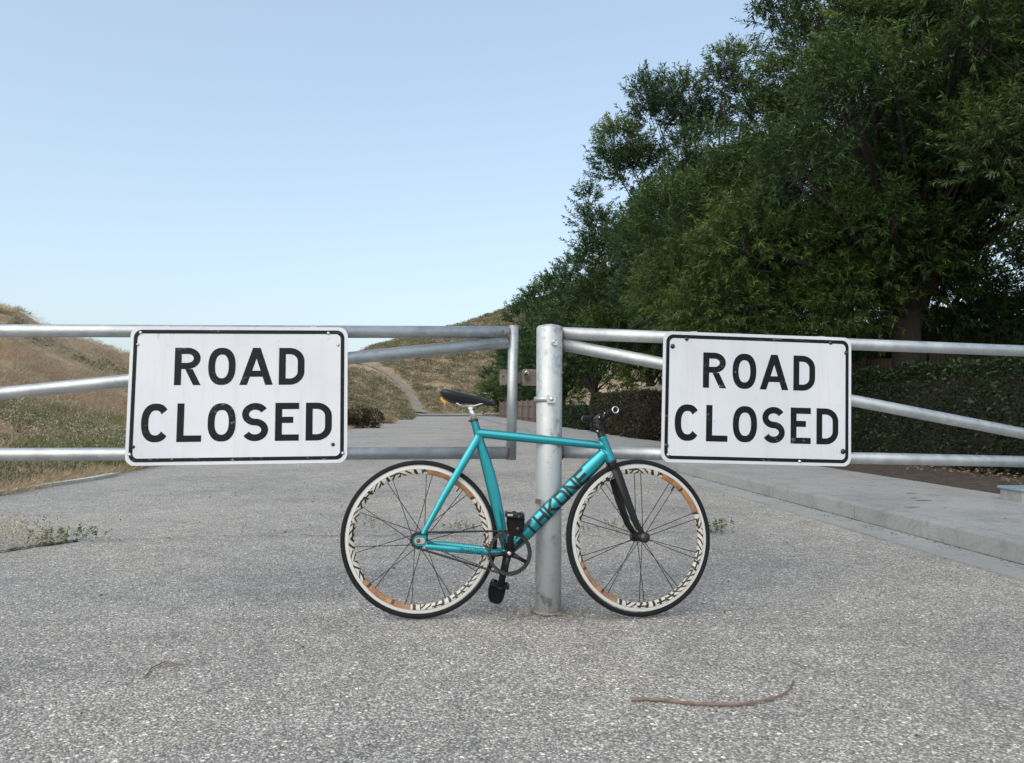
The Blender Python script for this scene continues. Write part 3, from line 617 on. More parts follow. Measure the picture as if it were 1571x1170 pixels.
# latch plates
M['latch'] = galv_mat('latch_steel', .1, .9)
M['latch'].node_tree.nodes['Principled BSDF'].inputs['Metallic'].default_value = .2
m = mat('latch_rusty', (.2, .16, .13), .8, .2); t = NT(m); c = t.coord(); t.color(t.ramp(t.noise(c, 30, 7, .7), [(.3, (.10, .075, .06)), (.6, (.25, .21, .18)), (.8, (.38, .34, .30))])); M['latch'] = m
def plate_hole(mb, x0, x1, z0, z1, hx, hz, hr, y, th):
    n = 16; ring = [Vector((hx+hr*math.cos(2*math.pi*k/n), 0, hz+hr*math.sin(2*math.pi*k/n))) for k in range(n)]
    def edge(k):
        a = 2*math.pi*k/n; c, s = math.cos(a), math.sin(a)
        tx = ((x1 if c > 0 else x0)-hx)/c if abs(c) > 1e-6 else 1e9; tz = ((z1 if s > 0 else z0)-hz)/s if abs(s) > 1e-6 else 1e9
        t_ = min(tx, tz); return Vector((hx+c*t_, 0, hz+s*t_))
    out = [edge(k) for k in range(n)]; Y0 = Vector((0, y, 0)); Y1 = Vector((0, y+th, 0))
    vs = [p+Y0 for p in ring+out]+[p+Y1 for p in ring+out]; m_ = 2*n
    fs = []
    for k in range(n):
        j = (k+1) % n; fs += [(k, j, n+j, n+k), (m_+k, m_+n+k, m_+n+j, m_+j), (k, m_+k, m_+j, j), (n+k, n+j, m_+n+j, m_+n+k)]
    mb.add(vs, fs)
a = lp(800, 591); b = lp(828, 565.5); y = a.y+.03
mb = MB(); hq = lp(807.5, 575.5); plate_hole(mb, a.x, b.x, a.z, b.z, hq.x, hq.z, .009, y, .008); mb.build('latch_plate', M['latch'], lg)
a = lp(766, 590); b = lp(776, 566); mb = MB(); hq = lp(772, 577); plate_hole(mb, a.x, b.x+.01, a.z, b.z, hq.x, hq.z, .007, y-.01, .008); mb.build('latch_plate', M['latch'], lg)
a = lp(768, 587); b = lp(799.5, 569); mb = MB(); mb.box(((a.x+b.x)/2, y+.03, (a.z+b.z)/2), (b.x-a.x, .012, b.z-a.z)); mb.build('latch_back_plate', M['latch'], lg)
pk = P(808, 575, 3.54); pl = empty('padlock', pk); tag(pl, 'small shiny padlock hanging through the latch plate between the posts', 'padlock')
mb = MB(); mb.tube([(.007*math.cos(k*.4)-.0, -.006+(.0), .008+.010*math.sin(k*.4)) for k in range(-1, 9)], .0028, 8); mb.build('shackle', M['chrome'], pl)
mb = MB(); mb.box((0, .0, -.012), (.018, .012, .018)); mb.build('lock_body', M['darkmetal'], pl, bevel=.002)

rg = empty('road_gate', (G(841, 940).x, 3.417, 0)); tag(rg, 'right galvanised pipe gate with the thick weathered centre post', 'gate', 'pipe gate leaves across the road')
o1 = Vector(rg.location)
def rp(px, py, dd=0): return P(px, py, DR(px)+dd)-o1
pb = Vector((0, 0, -.1)); pt = P(843, 503, 3.417)-o1
pt2 = P(843, 497.5, 3.417)-o1
mb = MB(); mb.tube([pb, pb.lerp(pt, .5), pt, pt.lerp(pt2, .55)+Vector((0, 0, 0)), pt2], [.0575, .0575, .0575, .050, .02], 36); post = mb.build('post', M['galv_post'], rg)
for (a, b) in (((860, 511), (2150, 560)), ((860, 693), (2150, 720)), ((860, 527.5), (2150, 777))):
    mb = MB(); A = rp(*a); pipe(mb, A, rp(*b), RR); mb.build('rail', M['galv'], rg)
mb = MB(); pipe(mb, rp(2150, 555), rp(2150, 790), RR); mb.build('end_post', M['galv'], rg)
for py in (512, 530, 693):     # rusty weld beads
    q = rp(864, py); mb = MB()
    ring = [Vector((q.x-.006+random.uniform(-.003, .003), q.y+RR*1.06*math.cos(k*.35), q.z+RR*1.06*math.sin(k*.35))) for k in range(18)]
    mb.tube(ring, .005, 6, closed=True, ref=(1, 0, 0)); mb.build('weld_bead', M['rust'], rg)
def band(pa, h, name='clamp_band'):
    q = P(841.5, pa, 3.36)-o1; mb = MB(); mb.lathe([(.058, -h/2), (.0605, -h/2), (.0605, h/2), (.058, h/2)], 36, Matrix.Translation((0, 0, q.z)), closed=True); return mb.build(name, M['galv'], rg), q
bd, q = band(612, .022)
mb = MB(); mb.box((.013, -.066, q.z), (.040, .012, .036)); cp = mb.build('clamp_plate', M['galv_post'], rg, bevel=.002)
mb = MB(); mb.lathe([(.0095, 0), (.0095, .004), (.006, .007), (0, .008)], 6, axisM((.013, -.072, q.z), (0, -1, 0))); mb.build('bolt', M['chrome'], cp)
q = P(825.5, 769.5, 3.36)-o1; mb = MB(); mb.box((q.x, -.036, q.z), (.022, .03, .020)); mb.build('lower_lug', M['latch'], rg, bevel=.002)
q = P(849, 524, 3.36)-o1; mb = MB(); mb.tube([(q.x-.006, -.054, q.z-.012), (q.x, -.060, q.z), (q.x+.010, -.058, q.z+.012)], [.005, .008, .005], 7); mb.box((q.x+.008, -.057, q.z-.006), (.02, .012, .02)); mb.build('broken_lug', M['galv_post'], rg)
mb = MB(); mb.lathe([(.0615, -.001), (.064, .001), (.061, .003), (.0585, .005)], 30, Matrix.Translation((0, 0, 0))); mb.build('post_collar', M['concrete_pale'], rg)

# ================================================================ ROAD SIGNS
def scuff_white(name, seed):
    m = mat(name, (.78, .79, .82), .45); t = NT(m); c = t.coord()
    mp = t.n('ShaderNodeMapping'); mp.inputs['Location'].default_value = (seed, seed*2, 0); t.l(c, mp.inputs[0]); v = mp.outputs[0]
    col = t.ramp(t.noise(v, 2.2, 5, .6), [(.3, (.60, .62, .68)), (.6, (.68, .70, .745)), (.8, (.73, .73, .745))])
    mp2 = t.n('ShaderNodeMapping'); mp2.inputs['Scale'].default_value = (9, 1, .5); t.l(v, mp2.inputs[0])
    st = t.ramp(t.noise(mp2.outputs[0], 3, 6, .7), [(.52, (0, 0, 0)), (.72, (.45, .45, .45))]); col = t.mix(st, col, (.56, .54, .52))
    sp = t.ramp(t.noise(v, 30, 6, .8, .6), [(.60, (0, 0, 0)), (.68, (.75, .75, .75))]); loc = t.ramp(t.noise(v, 3.4, 2), [(.52, (0, 0, 0)), (.68, (1, 1, 1))])
    col = t.mix(t.math('MULTIPLY', sp, loc), col, (.22, .17, .15)); t.color(col)
    t.normal(t.bump(t.noise(v, 1.5, 2), .15, .02)); t.b.inputs['Specular IOR Level'].default_value = .12; return m
def scuff_ink(name, seed):
    m = mat(name, (.012, .014, .016), .4); t = NT(m); c = t.coord()
    mp = t.n('ShaderNodeMapping'); mp.inputs['Location'].default_value = (seed, 0, seed); mp.inputs['Scale'].default_value = (1, 1, 2.2); t.l(c, mp.inputs[0])
    sp = t.ramp(t.noise(mp.outputs[0], 24, 5, .85, .6), [(.57, (0, 0, 0)), (.63, (.6, .6, .6))]); loc = t.ramp(t.noise(mp.outputs[0], 3.3, 2), [(.52, (0, 0, 0)), (.64, (1, 1, 1))])
    t.color(t.mix(t.math('MULTIPLY', sp, loc), (.010, .012, .015), (.45, .45, .46))); t.b.inputs['Specular IOR Level'].default_value = .15; return m
def ring_strip(outer, inner, closed=False):
    n = len(outer); vs = outer+inner; m_ = n if closed else n-1
    return vs, [(i, (i+1) % n, n+(i+1) % n, n+i) for i in range(m_)]
def arc(cx, cy, rx, ry, a0, a1, n): return [(cx+rx*math.cos(math.radians(a0+(a1-a0)*k/n)), cy+ry*math.sin(math.radians(a0+(a1-a0)*k/n))) for k in range(n+1)]
def glyph(ch, w_, h_, s):
    """flat polygons of a highway-style capital in a w_ x h_ box"""
    R_ = []; q = lambda *p: R_.append((list(p), [tuple(range(len(p)))]))
    def rect(x0, y0, x1, y1): q((x0, y0), (x1, y0), (x1, y1), (x0, y1))
    if ch == 'L': rect(0, 0, s, h_); rect(s, 0, w_, s*.94)
    elif ch == 'E': rect(0, 0, s, h_); rect(s, 0, w_, s*.94); rect(s, h_-s*.94, w_, h_); rect(s, h_*.48-s*.06, w_*.76, h_*.48+s*.86)
    elif ch in 'OC':
        def pt_(a, rx, ry):
            n_ = 2.35; c, s_ = math.cos(a), math.sin(a)
            return (w_/2+rx*math.copysign(abs(c)**(2/n_), c), h_/2+ry*math.copysign(abs(s_)**(2/n_), s_))
        if ch == 'O': A = [2*math.pi*k/48 for k in range(48)]
        else: A = [math.radians(40+(320-40)*k/40) for k in range(41)]
        O = [pt_(a, w_/2, h_/2) for a in A]; I = [pt_(a, w_/2-s, h_/2-s) for a in A]
        if ch == 'C':
            sc = w_/(w_*.97); O = [(x*sc, y) for x, y in O]; I = [(x*sc, y) for x, y in I]
        R_.append(ring_strip(O, I, ch == 'O'))
    elif ch == 'D':
        rect(0, 0, s, h_); cx = w_*.42
        O = [(s, 0)]+arc(cx, h_*.36, w_-cx, h_*.36, -90, 0, 12)+arc(cx, h_*.64, w_-cx, h_*.36, 0, 90, 12)+[(s, h_)]
        I = [(s, s*.94)]+arc(cx, h_*.36, w_-cx-s, h_*.36-s*.94, -90, 0, 12)+arc(cx, h_*.64, w_-cx-s, h_*.36-s*.94, 0, 90, 12)+[(s, h_-s*.94)]
        R_.append(ring_strip(O, I))
    elif ch == 'R':
        rect(0, 0, s, h_); cx = w_*.48; rb = h_*.285; cy = h_-rb
        O = [(s, h_-2*rb)]+arc(cx, cy, w_*.97-cx, rb, -90, 90, 20)+[(s, h_)]
        I = [(s, h_-2*rb+s*.9)]+arc(cx, cy, w_*.97-cx-s, rb-s*.92, -90, 90, 20)+[(s, h_-s*.94)]
        R_.append(ring_strip(O, I)); yb = h_-2*rb; q((w_*.40, yb-.0002), (w_-s*1.1, 0), (w_, 0), (w_*.40+s*1.08, yb-.0002))
    elif ch == 'A':
        sa = s*.56; sl = s*1.1; ya = h_*(w_/2-sl)/(w_/2-sa); x_at = lambda y: sl+(w_/2-sa)*y/h_
        q((0, 0), (sl, 0), (w_/2, ya), (w_/2, h_), (w_/2-sa, h_)); q((w_-sl, 0), (w_, 0), (w_/2+sa, h_), (w_/2, h_), (w_/2, ya))
        y0, y1 = h_*.22, h_*.22+s*.9; q((x_at(y0), y0), (w_-x_at(y0), y0), (w_-x_at(y1), y1), (x_at(y1), y1))
    elif ch == 'S':
        rx = w_/2-s/2; ry = (h_-s)/4; c1 = h_-s/2-ry; c2 = s/2+ry
        ce = arc(w_/2, c1, rx, ry, 28, 270, 30)[:-1]+arc(w_/2, c2, rx, ry, 90, -152, 30)
        O, I = [], []
        for i, p in enumerate(ce):
            a, b = ce[max(i-1, 0)], ce[min(i+1, len(ce)-1)]; dx, dy = b[0]-a[0], b[1]-a[1]; l_ = math.hypot(dx, dy)
            O.append((p[0]-dy/l_*s/2, p[1]+dx/l_*s/2)); I.append((p[0]+dy/l_*s/2, p[1]-dx/l_*s/2))
        R_.append(ring_strip(O, I))
    return R_
def rrect(x0, y0, x1, y1, r, n=8):
    return arc(x1-r, y1-r, r, r, 0, 90, n)+arc(x0+r, y1-r, r, r, 90, 180, n)+arc(x0+r, y0+r, r, r, 180, 270, n)+arc(x1-r, y0+r, r, r, 270, 360, n)
LET = [('R', .205, .326, 0), ('O', .358, .483, 0), ('A', .502, .655, 0), ('D', .682, .80, 0), ('C', .065, .190, 1), ('L', .225, .336, 1), ('O', .363, .49, 1), ('S', .518, .638, 1), ('E', .669, .778, 1), ('D', .809, .929, 1)]
def road_sign(TL, TR, BL, BR, label, seed, bolts):
    mid = (TL+TR+BL+BR)/4; ex = ((TR-TL)+(BR-BL))/2; ez = ((TL-BL)+(TR-BR))/2; W_, H_ = ex.length, ez.length
    ex.normalize(); ez.normalize(); ny = ex.cross(ez).normalized()*-1     # pointing away from the viewer
    root = empty('road_sign', mid); tag(root, label, 'sign', 'road closed signs on the gate')
    sh = lambda x, z, d=0: (ex*(x-W_/2)+ez*(z-H_/2)+ny*d) if True else 0
    # keep the measured taper of the plate
    cr = {k: v-mid for k, v in (('TL', TL), ('TR', TR), ('BL', BL), ('BR', BR))}
    def sh(x, z, d=0):
        u, v = x/W_, z/H_; p = (cr['BL']*(1-u)+cr['BR']*u)*(1-v)+(cr['TL']*(1-u)+cr['TR']*u)*v; return p+ny*d
    white = scuff_white('sign_white', seed); ink = scuff_ink('sign_black', seed)
    out = rrect(0, 0, W_, H_, .040); n = len(out); mb = MB()
    mb.add([sh(x, z, 0) for x, z in out]+[sh(x, z, .0025) for x, z in out], [tuple(range(n)), tuple(range(2*n-1, n-1, -1))]+[(i, n+i, n+(i+1) % n, (i+1) % n) for i in range(n)])
    mb.build('sign_plate', white, root)
    mb = MB(); m0, m1 = .0145, .031; vs, fs = ring_strip(rrect(m0, m0, W_-m0, H_-m0, .034), rrect(m1, m1, W_-m1, H_-m1, .022), True); mb.add([sh(x, z, -.0008) for x, z in vs], fs); mb.build('border_line', ink, root)
    for ch, u0, u1, row in LET:
        v0, v1 = ((.576, .847), (.166, .444))[row]
        mb = MB()
        for vs, fs in glyph(ch, (u1-u0)*W_, (v1-v0)*H_, .0315*W_): mb.add([sh(u0*W_+x, v0*H_+z, -.0008) for x, z in vs], fs)
        mb.build('letter', ink, root)
    for u, v, r_, dk in bolts:
        mb = MB(); c = sh(u*W_, v*H_, -.0005); r_ *= 1.25; mb.lathe([(r_*1.5, 0), (r_*1.5, .0012), (r_, .0013), (r_, .004), (r_*.5, .006), (0, .0065)], 10, axisM(c, -ny)); mb.build('bolt', M['darkmetal'] if dk else M['chrome'], root)
    for u in (.16, .84):     # straps that hold the plate to the pipes
        for v in (.965, .07):
            mb = MB(); c = sh(u*W_, v*H_, .018); mb.box(c, (.03, .03, .05)); mb.build('mounting_block', M['galv'], root)
ro = .040
road_sign(P(201, 500.5, DL(200)-ro), P(533.5, 502, DL(533)-ro), P(191, 714.5, DL(191)-ro), P(532.5, 709.5, DL(532)-ro), 'wider ROAD CLOSED sign on the left gate with a scuffed middle letter O', 1.7,
          [(.045, .955, .004, 0), (.91, .955, .004, 0), (.035, .87, .0035, 0), (.955, .87, .0035, 0), (.035, .135, .004, 1), (.935, .135, .0045, 1), (.02, .08, .004, 0), (.98, .07, .004, 0)])
road_sign(P(1018, 507.5, DR(1018)-ro), P(1306, 518, DR(1306)-ro), P(1014, 708.5, DR(1014)-ro), P(1305.5, 715.5, DR(1305)-ro), 'narrower ROAD CLOSED sign on the right gate beside the trees', 4.3,
          [(.118, .945, .005, 1), (.885, .955, .005, 1), (.047, .885, .006, 1), (.972, .88, .006, 1), (.025, .125, .006, 1), (.035, .055, .004, 0), (.955, .115, .007, 1), (.72, .03, .004, 0)])

# ================================================================ BICYCLE
RC = G(641, 949); FC = G(978, 944.5); RC.z = FC.z = 0
bx = (FC-RC).normalized(); LEAN = math.radians(2.6); back = Vector((-bx.y, bx.x, 0))
bz = (Vector((0, 0, 1))*math.cos(LEAN)+back*math.sin(LEAN)).normalized(); by = bz.cross(bx)
MBk = Matrix((bx, by, bz)).transposed().to_4x4(); MBk.translation = RC
bike = empty('bicycle'); bike.matrix_world = MBk; tag(bike, 'teal fixed gear bicycle leaning on the centre gate post', 'bicycle')
Minv = MBk.inverted(); camL = Minv @ Vector((0, 0, CH))
def Bp(px, py, y=0):
    d = (Minv.to_3x3() @ ray(px, py)); q = (y-camL.y)/d.y; return camL+d*q
WR = .3365
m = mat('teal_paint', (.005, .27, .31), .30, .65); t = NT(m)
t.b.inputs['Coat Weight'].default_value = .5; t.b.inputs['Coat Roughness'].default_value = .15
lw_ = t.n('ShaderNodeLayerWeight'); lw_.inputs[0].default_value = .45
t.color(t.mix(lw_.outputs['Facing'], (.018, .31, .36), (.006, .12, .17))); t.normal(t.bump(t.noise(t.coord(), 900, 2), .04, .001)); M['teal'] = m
Rh = Bp(643, 828.5); Rh.z = WR; Fh = Bp(980, 829.5); Fh.z = WR; BB = Bp(780.5, 845.5)
SC = Bp(731.5, 661); ST = Bp(727.5, 645); HT = Bp(923.5, 669.5); HB = Bp(937.5, 707.5)
def lerp(a, b, t_): return a.lerp(b, t_)
# frame: tubes fused by a voxel remesh so that the welds blend
mb = MB()
Y3 = Vector((0, 1, 0))
mb.tube([HT, lerp(HT, HB, .15), lerp(HT, HB, .5), lerp(HT, HB, .85), HB], [(.0195, .0195), (.019, .019), (.019, .019), (.022, .022), (.023, .023)], 24)
t0 = Bp(733, 664); t1 = Bp(926, 683.5); mb.tube([t0, lerp(t0, t1, .25), lerp(t0, t1, .7), t1], [(.020, .017), (.0205, .017), (.0185, .016), (.0165, .016)], 24)
d0 = BB+Vector((.006, 0, .012)); d1 = Bp(928, 695); mb.tube([d0, lerp(d0, d1, .12), lerp(d0, d1, .85), d1], [(.026, .022), (.0325, .022), (.0325, .022), (.028, .021)], 28)
sp = [Bp(727.5, 645), Bp(731, 659), Bp(736.5, 678), Bp(743.5, 702), Bp(750.5, 726), Bp(757.5, 755), Bp(764, 785), Bp(770, 815), Bp(777, 842)]
mb.tube(sp, [(.0165, .0165), (.017, .0165), (.0185, .016), (.0235, .0155), (.0265, .015), (.0265, .015), (.025, .015), (.022, .016), (.02, .018)], 24)
mb.lathe([(.0235, -.034), (.0235, .034)], 28, axisM(BB, Y3))
for s_ in (-1, 1):
    yo = s_*.058; a = Bp(733.5, 671); a.y = s_*.010; q1 = Bp(712, 708); q1.y = s_*.030; q2 = Bp(683, 757); q2.y = s_*.045; e = Bp(650, 817); e.y = yo
    mb.tube([a, q1, q2, e], [(.0175, .009), (.0175, .0085), (.0155, .008), (.0115, .0075)], 18)
    a = BB+Vector((-.012, s_*.022, -.002)); q1 = Bp(745, 844.5); q1.y = s_*.040; q2 = Bp(700, 840); q2.y = s_*.052; e = Bp(654, 835.5); e.y = yo
    mb.tube([a, q1, q2, e], [(.014, .010), (.0145, .010), (.0145, .009), (.0125, .0075)], 18)
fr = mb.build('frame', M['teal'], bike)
md = fr.modifiers.new('r', 'REMESH'); md.mode = 'VOXEL'; md.voxel_size = .0026; md.use_smooth_shade = True
sm_ = fr.modifiers.new('s', 'SMOOTH'); sm_.factor = .5; sm_.iterations = 5
dg = bpy.context.evaluated_depsgraph_get(); dg.update(); nm = bpy.data.meshes.new_from_object(fr.evaluated_get(dg)); fr.modifiers.clear(); fr.data = nm
nm.polygons.foreach_set('use_smooth', [True]*len(nm.polygons))
if not nm.materials: nm.materials.append(M['teal'])
# dropouts (track ends)
for s_ in (-1, 1):
    mb = MB(); yo = s_*.058; ol = []
    C0 = Rh+Vector((.006, 0, .0)); hw, hh = .028, .0225; ol = arc(C0.x-.004, C0.z, hh*1.0, hh, 90, 270, 12)+[(C0.x+hw, C0.z-hh+.002), (C0.x+hw, C0.z+hh-.002)]
    n = len(ol); mb.add([(x, yo-.0035, z) for x, z in ol]+[(x, yo+.0035, z) for x, z in ol], [tuple(range(n)), tuple(range(2*n-1, n-1, -1))]+[(i, n+i, n+(i+1) % n, (i+1) % n) for i in range(n)])
    dp = mb.build('dropout', M['teal'], bike)
    mb = MB(); ol = [(C0.x-.002+x*.72, C0.z+z*.62) for x, z in arc(-.006, 0, .02, .02, 90, 270, 8)+arc(.02, 0, .014, .02, -90, 90, 8)]; n = len(ol); y_ = yo+s_*.005
    mb.add([(x, y_-.0012, z) for x, z in ol]+[(x, y_+.0012, z) for x, z in ol], [tuple(range(n)), tuple(range(2*n-1, n-1, -1))]+[(i, n+i, n+(i+1) % n, (i+1) % n) for i in range(n)]); mb.build('track_end_plate', M['chrome'], dp)
    mb = MB(); mb.lathe([(.010, 0), (.010, .005), (.0065, .0055), (.0065, .011), (0, .012)], 6, axisM(Rh+Vector((.001, y_+s_*.0012, 0)), (0, s_, 0))); mb.build('axle_nut', M['rust'], dp)
# lettering
STROKE = {'T': [[(0, 1), (1, 1)], [(.5, 1), (.5, 0)]], 'H': [[(0, 0), (0, 1)], [(1, 0), (1, 1)], [(0, .5), (1, .5)]], 'R': [[(0, 0), (0, 1)], [(.95, 1), (.25, .52)], [(.25, .52), (1, 0)]],
          'O': [[(.2, 0), (0, .25), (0, 1), (.8, 1), (1, .75), (1, 0), (.2, 0)]], 'N': [[(0, 0), (0, 1)], [(0, 1), (1, 0)], [(1, 0), (1, 1)]], 'E': [[(0, 0), (0, 1)], [(0, 1), (1, 1)], [(0, .5), (.9, .5)], [(0, 0), (1, 0)]],
          'P': [[(0, 0), (0, 1), (1, 1), (1, .5), (0, .5)]], 'A': [[(0, 0), (.5, 1), (1, 0)], [(.2, .4), (.8, .4)]], 'M': [[(0, 0), (0, 1), (.5, .4), (1, 1), (1, 0)]]}
def tube_text(text, A, B, ra, rb, u0, u1, span, sw, name, parent, off=.0012, shear=0, yoff=0, gap=.25):
    """letters wrapped on the camera side of the tube A-B; span = half angle covered"""
    ax = (B-A); L = ax.length; ax.normalize(); nrm = Vector((-ax.z, 0, ax.x)); n = len(text); cw = (u1-u0)*L/n
    def mp(u, v, o):
        ph = (v-.5)*2*span; return A+ax*u+nrm*((ra+o)*math.sin(ph))+Vector((0, -(rb+o)*math.cos(ph)+yoff, 0))
    hv = 2*span*(ra+rb)/2
    for i, ch in enumerate(text):
        mb = MB(); k = 0
        for st in STROKE[ch]:
            for (a, b) in zip(st[:-1], st[1:]):
                k += 1; o = off+k*.00012; a_ = Vector((a[0]*cw*(1-gap), a[1]*hv)); b_ = Vector((b[0]*cw*(1-gap), b[1]*hv)); d = (b_-a_).normalized(); nn = Vector((-d.y, d.x))*sw/2
                a_ = a_-d*sw*.5; b_ = b_+d*sw*.5; N = 9; vs = []
                for j in range(N+1):
                    p = a_.lerp(b_, j/N)
                    for q in (p+nn, p, p-nn): vs.append(mp(u0*L+i*cw+q.x+shear*(q.y-hv/2), q.y/hv, o))
                mb.add(vs, [f for j in range(N) for f in ((3*j, 3*j+1, 3*j+4, 3*j+3), (3*j+1, 3*j+2, 3*j+5, 3*j+4))], 0, True)
        mb.build(name, M['ink'], parent)
dA, dB = lerp(d0, d1, .12), lerp(d0, d1, .85)
uA = (Bp(806, 812)-dA).dot((dB-dA).normalized())/(dB-dA).length; uB = (Bp(897, 717)-dA).dot((dB-dA).normalized())/(dB-dA).length
tube_text('THRONE', dA, dB, .0325, .022, uA, uB, math.radians(50), .0118, 'letter', fr, gap=.30)
a = Bp(745, 844.5); b = Bp(700, 840); a.y = -.040; b.y = -.052
tube_text('PHANTOM', b, a, .0145, .0095, .15, .95, math.radians(28), .0016, 'small_letter', fr, off=.002, gap=.3)
# wheels
m = mat('rim_decal', (.8, .8, .78), .35); t = NT(m); c = t.coord(); sx = t.n('ShaderNodeSeparateXYZ'); t.l(c, sx.inputs[0])
th = t.math('ARCTAN2', sx.outputs[2], sx.outputs[0]); r2 = t.math('SQRT', t.math('ADD', t.math('MULTIPLY', sx.outputs[0], sx.outputs[0]), t.math('MULTIPLY', sx.outputs[2], sx.outputs[2])))
tt = t.math('DIVIDE', t.math('SUBTRACT', r2, .2785), .0208)
def wn(x):
    q = t.n('ShaderNodeTexWhiteNoise', noise_dimensions='1D'); t.l(x, q.inputs['W']); return q.outputs['Value']
seg = t.math('FLOOR', t.math('MULTIPLY', th, 6.2)); r_a = wn(seg)
sl = t.math('MULTIPLY', t.math('SUBTRACT', r_a, .5), 2.6)
ff = t.math('FRACT', t.math('ADD', t.math('MULTIPLY', th, 9.2), t.math('MULTIPLY', sl, t.math('SUBTRACT', tt, .5))))
blk = t.math('LESS_THAN', ff, t.math('ADD', .10, t.math('MULTIPLY', t.noise(c, 55, 2), .55)))
hb_ = t.math('MULTIPLY', t.math('GREATER_THAN', wn(t.math('ADD', seg, 77.0)), .55), t.math('LESS_THAN', t.math('ABSOLUTE', t.math('SUBTRACT', tt, t.math('ADD', .15, t.math('MULTIPLY', r_a, .7)))), .16))
blk = t.math('MAXIMUM', blk, hb_)
fr2 = t.math('FRACT', t.math('ADD', t.math('DIVIDE', th, math.pi), 2.0))
copm = t.math('MULTIPLY', t.math('GREATER_THAN', fr2, .28), t.math('LESS_THAN', fr2, .54))
col = t.mix(blk, (.54, .50, .43), (.015, .013, .012)); lin = t.math('LESS_THAN', t.math('ABSOLUTE', t.math('SUBTRACT', tt, 1.0)), .07); col = t.mix(lin, col, (.05, .05, .05)); cop = t.ramp(t.noise(c, 22, 4, .7), [(.25, (.10, .04, .025)), (.40, (.24, .11, .055)), (.62, (.40, .22, .10)), (.75, (.45, .30, .14))])
notch = t.math('MULTIPLY', t.math('LESS_THAN', t.math('FRACT', t.math('MULTIPLY', th, 2.3)), .10), t.math('LESS_THAN', tt, .75)); cop = t.mix(notch, cop, (.06, .03, .02)); col = t.mix(copm, col, cop); t.color(col); M['decal'] = m
M['track'] = mat('brake_track', (.60, .60, .58), .45, .3)
m = mat('rim_tan', (.6, .4, .2), .4)
rimprof = [(.3130, -.0095, 0), (.3118, -.0105, 0), (.3000, -.0105, 0), (.2993, -.0112, 1), (.2885, -.0095, 1), (.2785, -.0045, 1), (.2765, 0, 1), (.2785, .0045, 1), (.2885, .0095, 1), (.2993, .0112, 1), (.3000, .0105, 0), (.3118, .0105, 0), (.3130, .0095, 0)]
def make_wheel(rear, parent, Mt, copper_rot, cross):
    wh = empty('wheel', parent=parent); wh.matrix_local = Mt
    N = 96; mb = MB()
    TZ = Matrix.Rotation(math.radians(-90), 4, 'X')    # lathe axis Z -> Y
    prof = [(WR-.0124+.0124*math.cos(a), .0124*math.sin(a)) for a in [math.radians(k) for k in range(-125, 126, 12)]]
    mb.lathe(prof, N, TZ, closed=True); mb.build('tyre', M['rubber'], wh)
    rm = empty('x') ; bpy.data.objects.remove(rm)
    mb = MB()
    for i in range(len(rimprof)-1):
        a, b = rimprof[i], rimprof[i+1]; mi = 1 if (a[2] and b[2]) else 0
        vs = []; 
        for r, h, _ in (a, b):
            for k in range(N): vs.append(TZ @ Vector((r*math.cos(2*math.pi*k/N), r*math.sin(2*math.pi*k/N), h)))
        mb.add(vs, [(k, (k+1) % N, N+(k+1) % N, N+k) for k in range(N)], mi, True)
    rim = mb.build('rim', [M['track'], M['decal']], wh); rim.rotation_euler = (0, copper_rot, 0)
    hubr = .024 if rear else .017; fl = .030
    mb = MB(); mb.lathe([(0, -.05), (.008, -.05), (.010, -.036), (hubr+.004, -.034), (hubr+.004, -.030), (.014, -.024), (.014, .024), (hubr+.004, .030), (hubr+.004, .034), (.010, .036), (.008, .05), (0, .05)], 24, TZ); mb.build('hub', M['black'], wh)
    NS = 10
    for k in range(NS):
        for s_ in (-1, 1):
            ra = 2*math.pi*k/NS+.16+s_*.048+(0 if rear else .15)
            ha = ra+(-s_*.95 if cross else s_*.10)
            y_ = s_*.031
            p0 = Vector((math.cos(ha)*hubr, y_, math.sin(ha)*hubr)); p1 = Vector((math.cos(ra)*.2775, y_*.12, math.sin(ra)*.2775))
            mb = MB(); mb.tube([p0, p1], .0017, 5, ref=(0, 1, 0)); mb.build('spoke', M['spoke'], wh)
    mb = MB(); va = .9; p1 = Vector((math.cos(va)*.277, 0, math.sin(va)*.277)); p2 = p1*(.255/.277); mb.tube([p1, p2], .0028, 8); mb.build('valve', M['darkmetal'], wh)
    return wh
make_wheel(True, bike, Matrix.Translation(Rh), math.radians(14), True)
# steering: everything ahead of the head tube turns about its axis
AX = (HT-HB).normalized(); STEER = math.radians(12)
MS = Matrix.Translation(HB) @ Matrix.Rotation(STEER, 4, AX) @ Matrix.Translation(-HB)
FhU = Fh+Vector((.004, 0, .0))
fwM = MS @ Matrix.Translation(FhU)
# settle on the road: wheel centre keeps height
make_wheel(False, bike, Matrix.Translation((0, 0, WR-fwM.translation.z)) @ fwM, math.radians(31), False)
def fpart(mb, name, material, **kw):
    o = mb.build(name, material, bike, **kw); o.matrix_local = MS; return o
mb = MB(); mb.lathe([(.0225, 0), (.024, .004), (.021, .012), (.019, .03)], 24, axisM(HB+AX*-.002, -AX)); cr = HB-AX*.020
for s_ in (-1, 1):
    a = cr+Vector((0, s_*.012, 0)); b = Bp(943, 727); b.y = s_*.034; c1 = Bp(955, 765); c1.y = s_*.046; c2 = Bp(969, 803); c2.y = s_*.050; e = FhU+Vector((0, s_*.051, 0)); e0 = e+Vector((-.006, 0, .016))
    mb.tube([a, b, c1, c2, e0, e-Vector((0, 0, .006))], [(.020, .012), (.0205, .009), (.0185, .0085), (.0145, .008), (.0115, .0065), (.009, .004)], 16)
b = Bp(939, 716); mb.tube([b+Vector((0, -.034, 0)), b+Vector((0, 0, .006)), b+Vector((0, .034, 0))], [(.017, .014)]*3, 16, ref=(0, 0, 1))
